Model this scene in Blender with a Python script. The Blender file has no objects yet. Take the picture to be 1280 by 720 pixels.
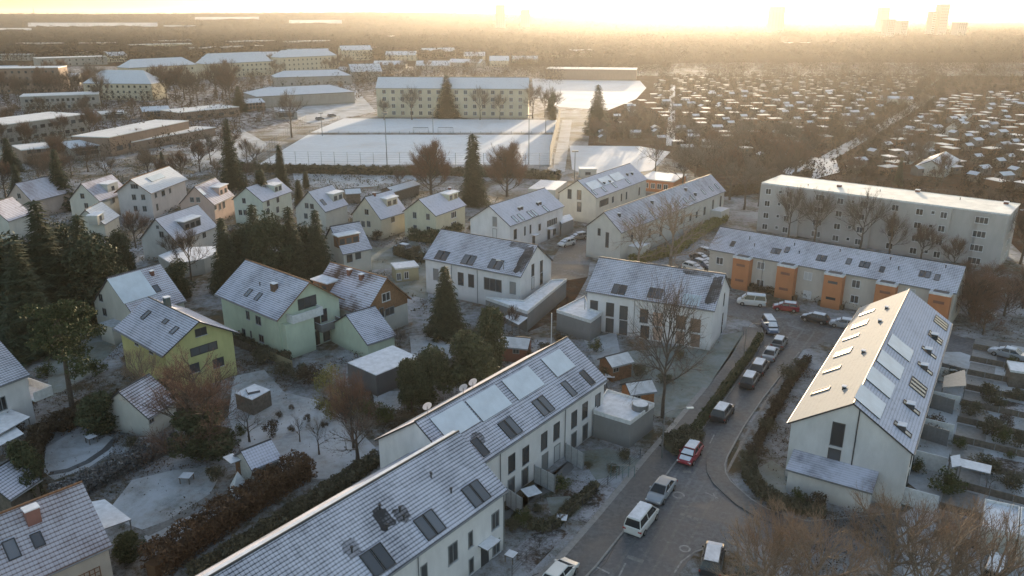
import bpy, math, random
import numpy as np
from mathutils import Matrix, Vector, Euler
R=math.radians
# ------------------------------------------------------------------ camera maths
FX=1000.;CH=45.;PT=math.atan(342/1000.);CP,SP=math.cos(PT),math.sin(PT)
def ray(x,y):
    u=(x-640)/FX;v=(y-360)/FX
    return Vector((u,CP-v*SP,-SP-v*CP))
def G(x,y,z=0.):
    d=ray(x,y);t=(z-CH)/d.z
    return Vector((d.x*t,d.y*t,z))
def zat(X,Y,py):            # height at ground position (X,Y) that is seen at picture row py
    k=(360-py)/FX           # up/depth
    # up=SP*Y+CP*h ; dep=CP*Y-SP*h
    h=(k*CP*Y-SP*Y)/(CP+k*SP)
    return CH+h
sc=bpy.context.scene
COL=sc.collection
rnd=random.Random(7)
# ------------------------------------------------------------------ materials
MATS={}
def nm(name):
    m=bpy.data.materials.new(name);m.use_nodes=True
    nt=m.node_tree;b=nt.nodes['Principled BSDF']
    return m,nt,b
def mixc(nt,fac,a,b):
    n=nt.nodes.new('ShaderNodeMix');n.data_type='RGBA'
    for s,v in ((0,fac),(6,a),(7,b)):
        if hasattr(v,'is_linked') or hasattr(v,'links'): nt.links.new(v,n.inputs[s])
        elif s==0: n.inputs[0].default_value=v
        else: n.inputs[s].default_value=(*v,1)
    return n.outputs[2]
def noise(nt,scale,det=4,rough=.6,coord=None,dist=0):
    n=nt.nodes.new('ShaderNodeTexNoise');n.inputs['Scale'].default_value=scale
    n.inputs['Detail'].default_value=det;n.inputs['Roughness'].default_value=rough
    n.inputs['Distortion'].default_value=dist
    if coord is None:
        t=nt.nodes.new('ShaderNodeTexCoord');coord=t.outputs['Object']
    nt.links.new(coord,n.inputs['Vector']);return n.outputs['Fac']
def ramp(nt,src,lo,hi,a=0,b=1):
    n=nt.nodes.new('ShaderNodeMapRange');n.inputs[1].default_value=lo;n.inputs[2].default_value=hi
    n.inputs[3].default_value=a;n.inputs[4].default_value=b
    nt.links.new(src,n.inputs[0]);return n.outputs[0]
def mth(nt,op,a,b=None):
    n=nt.nodes.new('ShaderNodeMath');n.operation=op
    for i,v in enumerate((a,b)):
        if v is None: continue
        if isinstance(v,(int,float)): n.inputs[i].default_value=v
        else: nt.links.new(v,n.inputs[i])
    return n.outputs[0]
def bump(nt,b,src,st=.3,d=.05):
    n=nt.nodes.new('ShaderNodeBump');n.inputs['Strength'].default_value=st;n.inputs['Distance'].default_value=d
    nt.links.new(src,n.inputs['Height']);nt.links.new(n.outputs[0],b.inputs['Normal'])
def plain(name,c,rough=.7,var=.12,scale=3,metal=0,spec=.4):
    if name in MATS: return MATS[name]
    m,nt,b=nm(name)
    f=noise(nt,scale,5)
    a=tuple(max(0,x*(1-var*1.6)) for x in c);d=tuple(min(1,x*(1+var)) for x in c)
    nt.links.new(mixc(nt,ramp(nt,f,.3,.7),a,d),b.inputs['Base Color'])
    b.inputs['Roughness'].default_value=rough;b.inputs['Metallic'].default_value=metal
    b.inputs['Specular IOR Level'].default_value=spec
    MATS[name]=m;return m
def plaster(name,c):
    if name in MATS: return MATS[name]
    m,nt,b=nm(name)
    t=nt.nodes.new('ShaderNodeTexCoord')
    mp=nt.nodes.new('ShaderNodeMapping');mp.inputs['Scale'].default_value=(.9,.9,.35)
    nt.links.new(t.outputs['Object'],mp.inputs[0])
    f1=noise(nt,1.0,6,.65,mp.outputs[0]);f2=noise(nt,.35,3,.5)
    a=tuple(x*.88 for x in c);d=tuple(min(1,x*1.06) for x in c)
    c1=mixc(nt,ramp(nt,f1,.3,.62),a,d)
    c2=mixc(nt,ramp(nt,f2,.35,.75,0,.35),c1,tuple(x*.72 for x in c))
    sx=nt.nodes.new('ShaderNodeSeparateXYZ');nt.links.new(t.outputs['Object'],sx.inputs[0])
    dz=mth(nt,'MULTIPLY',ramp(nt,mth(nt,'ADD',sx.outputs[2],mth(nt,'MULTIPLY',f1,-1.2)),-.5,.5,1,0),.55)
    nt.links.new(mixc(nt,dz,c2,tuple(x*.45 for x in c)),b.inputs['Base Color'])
    b.inputs['Roughness'].default_value=.9
    bump(nt,b,noise(nt,25,2),.15,.01)
    MATS[name]=m;return m
def snowroof(name,tile,cover=.8,sp=.36,line=.75,snow=(.60,.60,.69)):
    if name in MATS: return MATS[name]
    m,nt,b=nm(name)
    uv=nt.nodes.new('ShaderNodeUVMap');s=nt.nodes.new('ShaderNodeSeparateXYZ');nt.links.new(uv.outputs[0],s.inputs[0])
    fu,fv=s.outputs[0],s.outputs[1]
    wob=noise(nt,.9,3)
    v2=mth(nt,'ADD',fv,mth(nt,'MULTIPLY',wob,.05))
    fr=mth(nt,'FRACT',mth(nt,'DIVIDE',v2,sp))
    ln=ramp(nt,fr,.0,.42,1,0)                     # dark at the lower lip of each course
    fc=mth(nt,'FRACT',mth(nt,'DIVIDE',fu,.3))
    lc=ramp(nt,mth(nt,'ABSOLUTE',mth(nt,'SUBTRACT',fc,.5)),.3,.5,0,.35)
    big=noise(nt,.22,4,.6);mid=noise(nt,1.6,5,.7);fine=noise(nt,9,3,.7)
    bare=mth(nt,'ADD',mth(nt,'MULTIPLY',ramp(nt,big,.42,.72),(1.15-cover)*1.6),mth(nt,'MULTIPLY',ramp(nt,mid,.5,.8),.35))
    tot=mth(nt,'ADD',mth(nt,'MULTIPLY',ln,line),mth(nt,'ADD',lc,bare))
    tot=mth(nt,'ADD',tot,mth(nt,'MULTIPLY',mth(nt,'SUBTRACT',fine,.5),.5))
    fac=ramp(nt,tot,.05,1.1,0,1)
    nt.links.new(mixc(nt,fac,snow,tile),b.inputs['Base Color'])
    b.inputs['Roughness'].default_value=.85;b.inputs['Specular IOR Level'].default_value=.12
    bump(nt,b,mth(nt,'ADD',fr,mth(nt,'MULTIPLY',mid,.6)),.5,.05)
    MATS[name]=m;return m
def groundmat(name,snow,dark,lo,hi,sc1=.08,sc2=1.2,snow2=None):
    if name in MATS: return MATS[name]
    m,nt,b=nm(name)
    a=noise(nt,sc1,5,.6,dist=.6);c=noise(nt,sc2,6,.7);e=noise(nt,sc2*7,4,.7)
    k=mth(nt,'ADD',mth(nt,'MULTIPLY',a,.5),mth(nt,'ADD',mth(nt,'MULTIPLY',c,.32),mth(nt,'MULTIPLY',e,.18)))
    f=ramp(nt,k,lo,hi)
    d2=mixc(nt,ramp(nt,noise(nt,.5,3),.35,.65),dark,(dark[0]*1.5+.01,dark[1]*1.15,dark[2]*.9))
    s2=mixc(nt,ramp(nt,c,.35,.7),snow,tuple(x*.8 for x in snow))
    nt.links.new(mixc(nt,f,d2,s2),b.inputs['Base Color'])
    b.inputs['Roughness'].default_value=.95;b.inputs['Specular IOR Level'].default_value=.15
    bump(nt,b,k,.6,.15)
    MATS[name]=m;return m
def leafmat(name,c1,c2,rough=.8):
    if name in MATS: return MATS[name]
    m,nt,b=nm(name)
    g=nt.nodes.new('ShaderNodeNewGeometry')
    f=mth(nt,'ADD',mth(nt,'MULTIPLY',g.outputs['Random Per Island'],.6),mth(nt,'MULTIPLY',noise(nt,.8,2),.6))
    nt.links.new(mixc(nt,ramp(nt,f,.2,1.),c1,c2),b.inputs['Base Color'])
    b.inputs['Roughness'].default_value=rough;b.inputs['Specular IOR Level'].default_value=.2
    MATS[name]=m;return m
def asphalt(name,base,snowamt):
    if name in MATS: return MATS[name]
    m,nt,b=nm(name)
    a=noise(nt,.18,4,.6,dist=.5);c=noise(nt,2.2,6,.75);e=noise(nt,14,4,.8)
    c1=mixc(nt,ramp(nt,c,.3,.7),tuple(x*.75 for x in base),tuple(x*1.25 for x in base))
    f=mth(nt,'MULTIPLY',ramp(nt,mth(nt,'ADD',mth(nt,'MULTIPLY',a,.6),mth(nt,'MULTIPLY',c,.4)),.48,.68),snowamt)
    f=mth(nt,'MULTIPLY',f,ramp(nt,e,.25,.6,.5,1))
    nt.links.new(mixc(nt,f,c1,(.30,.31,.33)),b.inputs['Base Color'])
    nt.links.new(ramp(nt,a,.35,.7,.55,.85),b.inputs['Roughness'])
    bump(nt,b,e,.2,.01)
    MATS[name]=m;return m
def glassmat(name,c,rough=.08):
    if name in MATS: return MATS[name]
    m,nt,b=nm(name)
    g=nt.nodes.new('ShaderNodeObjectInfo')
    nt.links.new(mixc(nt,ramp(nt,g.outputs['Random'],0,1),tuple(x*.4 for x in c),tuple(x*1.7 for x in c)),b.inputs['Base Color'])
    b.inputs['Roughness'].default_value=rough;b.inputs['Specular IOR Level'].default_value=.6
    MATS[name]=m;return m
M_ground=groundmat('snowy_ground',(.40,.42,.46),(.065,.066,.048),.44,.59)
M_lawn=groundmat('snowy_lawn',(.54,.56,.60),(.12,.13,.115),.33,.56,.15,1.5)
M_lawn2=groundmat('thin_snow_lawn',(.32,.35,.35),(.085,.10,.075),.36,.62,.2,1.5)
M_field=groundmat('snow_field',(.74,.75,.78),(.38,.40,.42),.25,.5,.05,.6)
M_bed=groundmat('rough_bed',(.40,.40,.43),(.045,.042,.035),.46,.56,.3,2.6)
M_dirt=groundmat('dirt',(.24,.215,.20),(.055,.042,.032),.52,.72,.12,1.4)
M_forest=groundmat('forest_floor',(.07,.06,.05),(.025,.021,.016),.45,.65,.01,.08)
M_road=asphalt('asphalt',(.088,.090,.098),.5)
M_road2=asphalt('asphalt_snowy',(.062,.058,.056),.9)
M_walk=asphalt('pavement_grey',(.085,.086,.09),.35)
M_strip=asphalt('paving_light',(.22,.215,.21),.3)
M_paint=plain('road_paint',(.27,.27,.27),.7,.35,2)
M_patch=plain('patch_light',(.19,.185,.18),.8,.2,3)
M_kerb=plain('kerb_stone',(.26,.255,.25),.8,.15,2)
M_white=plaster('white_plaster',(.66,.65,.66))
M_roofA=snowroof('snow_roof_blue',(.04,.045,.06),.88,.31,.88)
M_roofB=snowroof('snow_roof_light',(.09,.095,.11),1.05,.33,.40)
M_roofC=snowroof('snow_roof_brown',(.10,.065,.05),.25,.36,.9)
M_roofD=snowroof('snow_roof_red',(.13,.07,.06),.85,.36,.75)
M_roofE=snowroof('snow_roof_plain',(.12,.12,.14),1.1,.5,.18,(.66,.68,.73))
M_roofF=snowroof('flat_snow_roof',(.16,.15,.14),1.0,4.,.1,(.70,.70,.72))
M_snow=plain('snow_cap',(.72,.73,.78),.8,.12,1.5)
M_snowd=plain('snow_thin',(.48,.50,.54),.85,.25,2.5)
M_glass=glassmat('window_glass',(.05,.055,.06))
M_glassl=glassmat('shuttered_pane',(.34,.35,.36),.5)
M_glassb=glassmat('beige_shutter',(.30,.21,.17),.6)
M_frame=plain('frame_grey',(.20,.21,.22),.5)
M_framew=plain('frame_white',(.62,.63,.64),.5)
M_dark=plain('dark_metal',(.045,.047,.05),.5)
M_metal=plain('grey_metal',(.22,.225,.23),.45,.1,3,.6)
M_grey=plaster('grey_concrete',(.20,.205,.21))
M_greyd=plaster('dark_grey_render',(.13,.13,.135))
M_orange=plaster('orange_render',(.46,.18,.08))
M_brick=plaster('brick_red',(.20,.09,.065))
M_wood=plain('brown_wood',(.19,.10,.055),.8,.25,4)
M_woodo=plain('orange_wood',(.34,.16,.075),.8,.2,4)
M_fence=plain('weathered_wood',(.14,.12,.10),.85,.25,3)
M_bark=plain('bark',(.085,.068,.055),.9,.3,5)
M_barkl=plain('bark_light',(.24,.185,.14),.9,.25,5)
M_solar=plain('snow_covered_panel',(.60,.65,.72),.45,.08,.6)
M_solarl=plain('panel_bright',(.45,.52,.58),.3,.1,.6)
M_tyre=plain('tyre',(.02,.02,.02),.8)
M_rim=plain('rim',(.35,.35,.36),.4,.05,3,.8)
M_cglass=plain('car_glass',(.025,.03,.035),.08,.1,1)
M_lampw=plain('lamp_lens',(.7,.7,.68),.2)
M_red=plain('tail_lens',(.30,.02,.02),.3)
TW={}
for k,(a,b_) in {'tan':((.18,.12,.078),(.36,.25,.165)),'brown':((.10,.072,.055),(.20,.14,.10)),'red':((.105,.060,.045),(.20,.115,.08)),
     'orange':((.15,.088,.055),(.28,.175,.11)),'grey':((.11,.095,.08),(.22,.19,.16)),
     'yellow':((.17,.135,.075),(.32,.26,.14))}.items(): TW[k]=leafmat('twig_'+k,a,b_)
LF={}
for k,(a,b_) in {'conifer':((.026,.034,.02),(.085,.098,.055)),'pine':((.022,.032,.014),(.085,.10,.045)),
    'ever':((.034,.043,.024),(.105,.115,.06)),'redhedge':((.065,.044,.03),(.16,.095,.055)),
    'brown':((.05,.038,.028),(.13,.10,.07)),'green':((.035,.045,.018),(.11,.12,.045)),
    'yellow':((.10,.095,.03),(.26,.24,.09)),'dull':((.055,.05,.032),(.14,.13,.085)),
    'snowy':((.04,.036,.028),(.26,.26,.265)),'wood':((.012,.009,.007),(.030,.022,.016))}.items(): LF[k]=leafmat('leaf_'+k,a,b_)
# ------------------------------------------------------------------ mesh helpers
class MB:
    def __init__(s): s.v=[];s.f=[];s.m=[];s.u=[]
    def face(s,pts,mi=0,uv=None):
        n=len(s.v);s.v+= [tuple(p) for p in pts];s.f.append(tuple(range(n,n+len(pts))));s.m.append(mi)
        s.u+= list(uv) if uv else [(p[0],p[1]) for p in pts]
    def box(s,x0,x1,y0,y1,z0,z1,mi=0,top=None):
        t=mi if top is None else top
        P=lambda x,y,z:(x,y,z)
        s.face([P(x0,y0,z1),P(x1,y0,z1),P(x1,y1,z1),P(x0,y1,z1)],t)
        s.face([P(x0,y1,z0),P(x1,y1,z0),P(x1,y0,z0),P(x0,y0,z0)],mi)
        s.face([P(x0,y0,z0),P(x1,y0,z0),P(x1,y0,z1),P(x0,y0,z1)],mi)
        s.face([P(x1,y1,z0),P(x0,y1,z0),P(x0,y1,z1),P(x1,y1,z1)],mi)
        s.face([P(x0,y1,z0),P(x0,y0,z0),P(x0,y0,z1),P(x0,y1,z1)],mi)
        s.face([P(x1,y0,z0),P(x1,y1,z0),P(x1,y1,z1),P(x1,y0,z1)],mi)
    def prism(s,pts,z0,z1,mi=0,top=None):
        t=mi if top is None else top
        a=sum(pts[i][0]*pts[(i+1)%len(pts)][1]-pts[(i+1)%len(pts)][0]*pts[i][1] for i in range(len(pts)))
        if a<0: pts=pts[::-1]
        s.face([(p[0],p[1],z1) for p in pts],t);s.face([(p[0],p[1],z0) for p in pts[::-1]],mi)
        for i in range(len(pts)):
            a,b=pts[i],pts[(i+1)%len(pts)]
            s.face([(a[0],a[1],z0),(b[0],b[1],z0),(b[0],b[1],z1),(a[0],a[1],z1)],mi)
    def tube(s,pts,rads,n=6,mi=0,cap=True):
        rings=[]
        for i,p in enumerate(pts):
            p=Vector(p)
            d=(Vector(pts[min(i+1,len(pts)-1)])-Vector(pts[max(i-1,0)]))
            if d.length<1e-6: d=Vector((0,0,1))
            d.normalize();a=d.orthogonal().normalized();b=d.cross(a)
            r=rads[i] if hasattr(rads,'__len__') else rads
            base=len(s.v)
            for k in range(n):
                an=2*math.pi*k/n;q=p+(a*math.cos(an)+b*math.sin(an))*r;s.v.append(tuple(q))
            rings.append(base)
        for i in range(len(rings)-1):
            for k in range(n):
                k2=(k+1)%n
                s.f.append((rings[i]+k,rings[i]+k2,rings[i+1]+k2,rings[i+1]+k));s.m.append(mi);s.u+=[(0,0)]*4
        if cap:
            s.f.append(tuple(rings[-1]+k for k in range(n)));s.m.append(mi);s.u+=[(0,0)]*n
            s.f.append(tuple(rings[0]+k for k in range(n-1,-1,-1)));s.m.append(mi);s.u+=[(0,0)]*n
    def mesh(s,name,mats,smooth=False):
        me=bpy.data.meshes.new(name);me.from_pydata(s.v,[],s.f)
        for m in (mats if isinstance(mats,(list,tuple)) else [mats]): me.materials.append(m)
        me.polygons.foreach_set('material_index',s.m)
        uvl=me.uv_layers.new(name='UVMap')
        uvl.data.foreach_set('uv',np.array(s.u,dtype=np.float32).ravel())
        if smooth: me.polygons.foreach_set('use_smooth',[True]*len(s.f))
        me.update();return me
def link(name,me,parent=None,loc=(0,0,0),rot=(0,0,0),scale=None):
    o=bpy.data.objects.new(name,me);COL.objects.link(o)
    o.location=loc;o.rotation_euler=rot
    if scale is not None: o.scale=scale if hasattr(scale,'__len__') else (scale,)*3
    if parent: o.parent=parent
    return o
def tag(o,label=None,cat=None,group=None,kind=None):
    if label: o['label']=label
    if cat: o['category']=cat
    if group: o['group']=group
    if kind: o['kind']=kind
    return o
def thing(name,label,cat,loc=(0,0,0),rz=0,group=None):
    o=link(name,None,None,loc,(0,0,rz));o.empty_display_size=.5
    return tag(o,label,cat,group)
def kids(o): return o.children
CH_={}
def reg(o):           # remember a prototype's tree (children lookup is slow in big files)
    CH_[o.name]=[c for c in bpy.data.objects if c.parent==o]
    for c in CH_[o.name]: reg(c)
def dup(o,parent=None):
    c=o.copy();COL.objects.link(c)
    if parent: c.parent=parent
    for k in CH_.get(o.name,[]): dup(k,c)
    return c
def trimesh(name,T,mats,mi=None):   # T: (N,3,3) numpy
    n=len(T);me=bpy.data.meshes.new(name)
    me.vertices.add(3*n);me.vertices.foreach_set('co',T.astype(np.float32).ravel())
    me.loops.add(3*n);me.loops.foreach_set('vertex_index',np.arange(3*n,dtype=np.int32))
    me.polygons.add(n);me.polygons.foreach_set('loop_start',np.arange(0,3*n,3,dtype=np.int32))
    me.polygons.foreach_set('loop_total',np.full(n,3,dtype=np.int32))
    for m in (mats if isinstance(mats,(list,tuple)) else [mats]): me.materials.append(m)
    if mi is not None: me.polygons.foreach_set('material_index',mi.astype(np.int32))
    me.update();me.validate();return me
NR=np.random.RandomState(5)
def tris(C,size,flat=1.0,sliver=1.0):
    """random triangles round centres C (N,3)"""
    n=len(C);d=NR.normal(size=(n,3,3));d/=np.linalg.norm(d,axis=2,keepdims=True)
    if np.isscalar(size): size=np.full(n,size)
    size=size*(0.6+.8*NR.rand(n))
    d=d*size[:,None,None]
    d[:,:,2]*=flat
    if sliver!=1: d[:,1]=d[:,0]+(d[:,1]-d[:,0])*sliver
    return C[:,None,:]+d
def sheet(name,pts,z,mat,px=True,kind='structure',th=0):
    P=[G(*p) for p in pts] if px else [Vector((p[0],p[1],0)) for p in pts]
    m=MB()
    if th: m.prism([(p.x,p.y) for p in P],z-th,z)
    else:
        a=sum(P[i].x*P[(i+1)%len(P)].y-P[(i+1)%len(P)].x*P[i].y for i in range(len(P)))
        if a<0:P=P[::-1]
        m.face([(p.x,p.y,z) for p in P])
    return tag(link(name,m.mesh(name,mat)),kind=kind)
# ------------------------------------------------------------------ windows & roof bits
WC={}
def winmesh(w,h,panes,glass,frame):
    k=(round(w,2),round(h,2),panes,glass.name,frame.name)
    if k in WC: return WC[k]
    g=MB();g.box(-w/2,w/2,-.012,.05,0,h)
    f=MB();t=.07
    f.box(-w/2-.02,-w/2+t,-.05,.03,-.02,h+.02);f.box(w/2-t,w/2+.02,-.05,.03,-.02,h+.02)
    f.box(-w/2+t,w/2-t,-.05,.03,h-t,h+.02);f.box(-w/2+t,w/2-t,-.05,.03,-.02,t)
    for i in range(1,panes):
        x=-w/2+w*i/panes;f.box(x-.035,x+.035,-.045,.03,t,h-t)
    s=MB();s.box(-w/2-.08,w/2+.08,-.12,.02,-.07,-.023)
    WC[k]=(g.mesh('window',glass),f.mesh('frame',frame),s.mesh('sill',M_snowd));return WC[k]
class House:
    """gabled / flat building. local x along ridge, -y side towards the camera side, origin at footprint centre"""
    def __init__(s,name,label,cat,p1,p2,w,he,hr,wall=None,roof=None,ov=.35,ovg=.25,group=None,px=True,zref=None,hip=0,trim=None,upper=None,slab=.2):
        zr=hr if zref is None else zref
        a=G(*p1,zr) if px else Vector((*p1,0));b=G(*p2,zr) if px else Vector((*p2,0))
        a.z=b.z=0;s.L=(b-a).length;s.w=w;s.he=he;s.hr=hr
        c=(a+b)/2;s.rz=math.atan2(b.y-a.y,b.x-a.x)
        s.o=thing(name,label,cat,c,s.rz,group)
        s.M=Matrix.Translation(c)@Matrix.Rotation(s.rz,4,'Z');s.Mi=s.M.inverted()
        s.wallm=wall or M_white;s.roofm=roof or M_roofA
        L2,w2=s.L/2,w/2;s.L2,s.w2=L2,w2
        m=MB()
        if hr>he and not hip:
            m.face([(-L2,-w2,0),(L2,-w2,0),(L2,-w2,he),(-L2,-w2,he)]);m.face([(L2,w2,0),(-L2,w2,0),(-L2,w2,he),(L2,w2,he)])
            for sx in (1,-1):
                pl=[(sx*L2,-w2*sx,0),(sx*L2,w2*sx,0),(sx*L2,w2*sx,he)]
                m.face(pl+[(sx*L2,0,hr),(sx*L2,-w2*sx,he)],0)
        else: m.box(-L2,L2,-w2,w2,0,he)
        s.wall=link('wall',m.mesh('wall',[s.wallm]),s.o)
        s.sl=math.atan2(hr-he,w2) if hr>he else 0
        if hr>he:
            r=MB();T=slab;cs,sn=math.cos(s.sl),math.sin(s.sl);sl=w2/cs
            for sg in (-1,1):
                # slope surface slightly above the wall
                e=(w2+ov*cs);ez=he-ov*sn
                xo=L2+ovg
                if hip:
                    hx=L2-min(hip,L2*.95)
                    tp=[(-xo,sg*e,ez+T),(xo,sg*e,ez+T),(hx,0,hr+T),(-hx,0,hr+T)]
                    uv=[(-xo,0),(xo,0),(hx,sl+ov),(-hx,sl+ov)]
                else:
                    tp=[(-xo,sg*e,ez+T),(xo,sg*e,ez+T),(xo,0,hr+T),(-xo,0,hr+T)]
                    uv=[(-xo,0),(xo,0),(xo,sl+ov),(-xo,sl+ov)]
                if sg==1: r.face(tp[::-1],0,uv[::-1])
                else: r.face(tp,0,uv)
                # edges
                r.face([(-xo,sg*e,ez),(xo,sg*e,ez),(xo,sg*e,ez+T),(-xo,sg*e,ez+T)],1)
                if not hip:
                    r.face([(-xo,sg*e,ez),(xo,sg*e,ez),(xo,0,hr),(-xo,0,hr)],1)
                    for sx in (-1,1): r.face([(sx*xo,sg*e,ez),(sx*xo,0,hr),(sx*xo,0,hr+T),(sx*xo,sg*e,ez+T)],1)
            if hip:
                for sx in (-1,1):
                    q=[(sx*xo,-e,ez+T),(sx*xo,e,ez+T),(sx*hx,0,hr+T)]
                    r.face(q if sx>0 else q[::-1],0,[(-e,0),(e,0),(0,sl)])
                    r.face([(sx*xo,-e,ez),(sx*xo,e,ez),(sx*xo,e,ez+T),(sx*xo,-e,ez+T)],1)
                r.face([(-xo,-e,ez),(xo,-e,ez),(xo,e,ez),(-xo,e,ez)],1)
            else:
                r.tube([(-L2-ovg-.01,0,hr+T-.02),(L2+ovg+.01,0,hr+T-.02)],.11,6,1)
            s.roof=link('roof',r.mesh('roof',[s.roofm,trim or M_dark]),s.o)
            s.T=T
            if not hip and not name.startswith('hut'):
                for sg in (-1,1):
                    g=MB();e=w2+ov*cs+.07;z=he-ov*sn+T*.5
                    g.tube([(-L2-ovg,sg*e,z),(L2+ovg,sg*e,z)],.075,6)
                    link('gutter',g.mesh('gutter',M_frame),s.o)
        else:
            r=MB();t=.35;o2=.12
            r.box(-L2-o2,L2+o2,-w2-o2,w2+o2,he-.12,he+.12,1,0)
            for (a0,a1,b0,b1) in ((-L2-o2-.01,L2+o2+.01,-w2-o2-.01,-w2-o2+.16),(-L2-o2-.01,L2+o2+.01,w2+o2-.16,w2+o2+.01)):
                r.box(a0,a1,b0,b1,he-.1,he+.17,1,0)
            for sx in(-1,1):
                xs=sorted((sx*(L2+o2+.01),sx*(L2+o2-.16)));r.box(xs[0],xs[1],-w2-o2+.165,w2+o2-.165,he-.1,he+.168,1,0)
            s.roof=link('roof',r.mesh('roof',[roof or M_roofF,trim or M_framew]),s.o);s.T=.12
    def loc(s,v): return s.Mi@v
    def hit(s,face,x,y):
        o=s.Mi@Vector((0,0,CH));d=(s.Mi.to_3x3()@ray(x,y))
        if face=='F': t=(-s.w2-o.y)/d.y
        elif face=='B': t=(s.w2-o.y)/d.y
        elif face=='L': t=(-s.L2-o.x)/d.x
        elif face=='R': t=(s.L2-o.x)/d.x
        elif face=='T': t=(s.he+s.T-o.z)/d.z
        else:
            sg=-1 if face=='RF' else 1     # plane z = hr+T - tan(sl)*|y|
            k=math.tan(s.sl)
            # z + k*sg*y = hr+T
            t=(s.hr+s.T-(o.z+k*sg*o.y))/(d.z+k*sg*d.y)
        return o+d*t
    def put(s,face,p):
        if face=='F': return (p.x,-s.w2,p.z),0
        if face=='B': return (p.x,s.w2,p.z),math.pi
        if face=='L': return (-s.L2,p.y,p.z),-math.pi/2
        return (s.L2,p.y,p.z),math.pi/2
    def win(s,face,x,y,w=1.1,h=1.4,panes=2,glass=None,frame=None,px=True,sill=True,label=None):
        p=s.hit(face,x,y) if px else (Vector((x,x,y+h/2)))
        u=p.x if face in 'FB' else p.y;lim=(s.L2 if face in 'FB' else s.w2)-w/2-.1
        u=max(-lim,min(lim,u))
        if face in 'FB': p.x=u
        else:p.y=u
        z=p.z-h/2
        if face in 'FB': z=min(z,s.he-h-.12)
        z=max(.1,z);p.z=z
        l,r=s.put(face,p);g,f,si=winmesh(w,h,panes,glass or M_glass,frame or M_frame)
        o=link('window',g,s.o,l,(0,0,r));link('frame',f,o)
        if sill and w<3: link('sill',si,o)
        if label:o['label']=label
        return o
    def wins(s,face,lst,**k):
        for a in lst: s.win(face,*a,**k)
    def auto(s,face,n,rows,w=1.0,h=1.3,z0=1.0,dz=2.8,m=1.2,glass=None,frame=None,simple=False,panes=2):
        span=(s.L if face in 'FB' else s.w)-2*m
        for j in range(rows):
            for i in range(n):
                u=-span/2+span*(i+.5)/n
                p=Vector((u,u,z0+dz*j));l,r=s.put(face,p)
                g,f,si=winmesh(w,h,panes,glass or M_glass,frame or M_framew)
                o=link('window',g,s.o,l,(0,0,r))
                if not simple: link('frame',f,o)
    def door(s,face,x,y,w=1.0,h=2.1,mat=None):
        p=s.hit(face,x,y);p.z=.02;l,r=s.put(face,p)
        m=MB();m.box(-w/2,w/2,-.05,.03,0,h);o=link('door',m.mesh('door',mat or M_dark),s.o,l,(0,0,r))
        k=MB();k.box(w/2-.18,w/2-.12,-.11,-.055,.95,1.15);link('handle',k.mesh('handle',M_metal),o)
        c=MB();c.box(-w/2-.4,w/2+.4,-1.1,-.02,h+.25,h+.35,0,1);link('canopy',c.mesh('canopy',[M_frame,M_snow]),s.o,l,(0,0,r))
    def slope(s,face,p):
        """matrix on roof plane: x along ridge, y up slope, z outward"""
        if face=='T': return Matrix.Translation(Vector((p.x,p.y,p.z)))
        if face=='RF': return Matrix.Translation(p)@Matrix.Rotation(s.sl,4,'X')
        return Matrix.Translation(p)@Matrix.Rotation(math.pi,4,'Z')@Matrix.Rotation(s.sl,4,'X')
    def onroof(s,name,me,face,x,y,loc=None,upright=False,dz=0):
        p=loc or s.hit(face,x,y)
        Mx=s.slope(face,p)
        o=link(name,me,s.roof)
        if upright: o.location=p
        else:
            l,q,_=Mx.decompose();o.location=l;o.rotation_euler=q.to_euler()
        return o
    def skylight(s,face,x,y,w=.8,h=1.3,n=1,snow=False):
        o=None
        for i in range(n):
            k=('sky',w,h,snow)
            if k not in WC:
                g=MB();g.box(-w/2+.07,w/2-.07,-h/2+.07,h/2-.07,-.02,.07)
                f=MB();f.box(-w/2,-w/2+.07,-h/2,h/2,-.03,.12);f.box(w/2-.07,w/2,-h/2,h/2,-.03,.12)
                f.box(-w/2+.07,w/2-.07,h/2-.07,h/2,-.03,.12);f.box(-w/2+.07,w/2-.07,-h/2,-h/2+.07,-.03,.12)
                WC[k]=(g.mesh('skylight',M_solarl if snow else M_skyl),f.mesh('frame',M_dark))
            g,f=WC[k];p=s.hit(face,x,y);p.x+=(i-(n-1)/2)*(w+.08)
            q=s.onroof('skylight',g,face,0,0,loc=p);link('frame',f,q)
    def vent(s,face,x,y,h=.45):
        if 'vent' not in WC:
            m=MB();m.tube([(0,0,-.2),(0,0,.4)],.07,8);m.tube([(0,0,.4),(0,0,.5)],.13,8);WC['vent']=m.mesh('vent_pipe',M_dark)
        s.onroof('vent_pipe',WC['vent'],face,x,y,upright=True)
    def panel(s,face,x,y,w=4,h=2.4,mat=None):
        k=('pan',w,h,(mat or M_solar).name)
        if k not in WC:
            m=MB();n=max(1,round(w/1.0))
            m.box(-w/2,w/2,-h/2,h/2,.05,.13,1,0)
            WC[k]=m.mesh('solar_panel',[mat or M_solar,M_dark])
        s.onroof('solar_panel',WC[k],face,x,y)
    def chimney(s,face,x,y,w=.6,d=.6,h=1.4,mat=None,cap=True):
        p=s.hit(face,x,y);m=MB();m.box(-w/2,w/2,-d/2,d/2,-.8,h,0);
        m.box(-w/2-.06,w/2+.06,-d/2-.06,d/2+.06,h+.003,h+.1,1)
        p.z-=h*.45
        s.onroof('chimney',m.mesh('chimney',[mat or M_brick,M_snow]),face,0,0,loc=p,upright=True)
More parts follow.
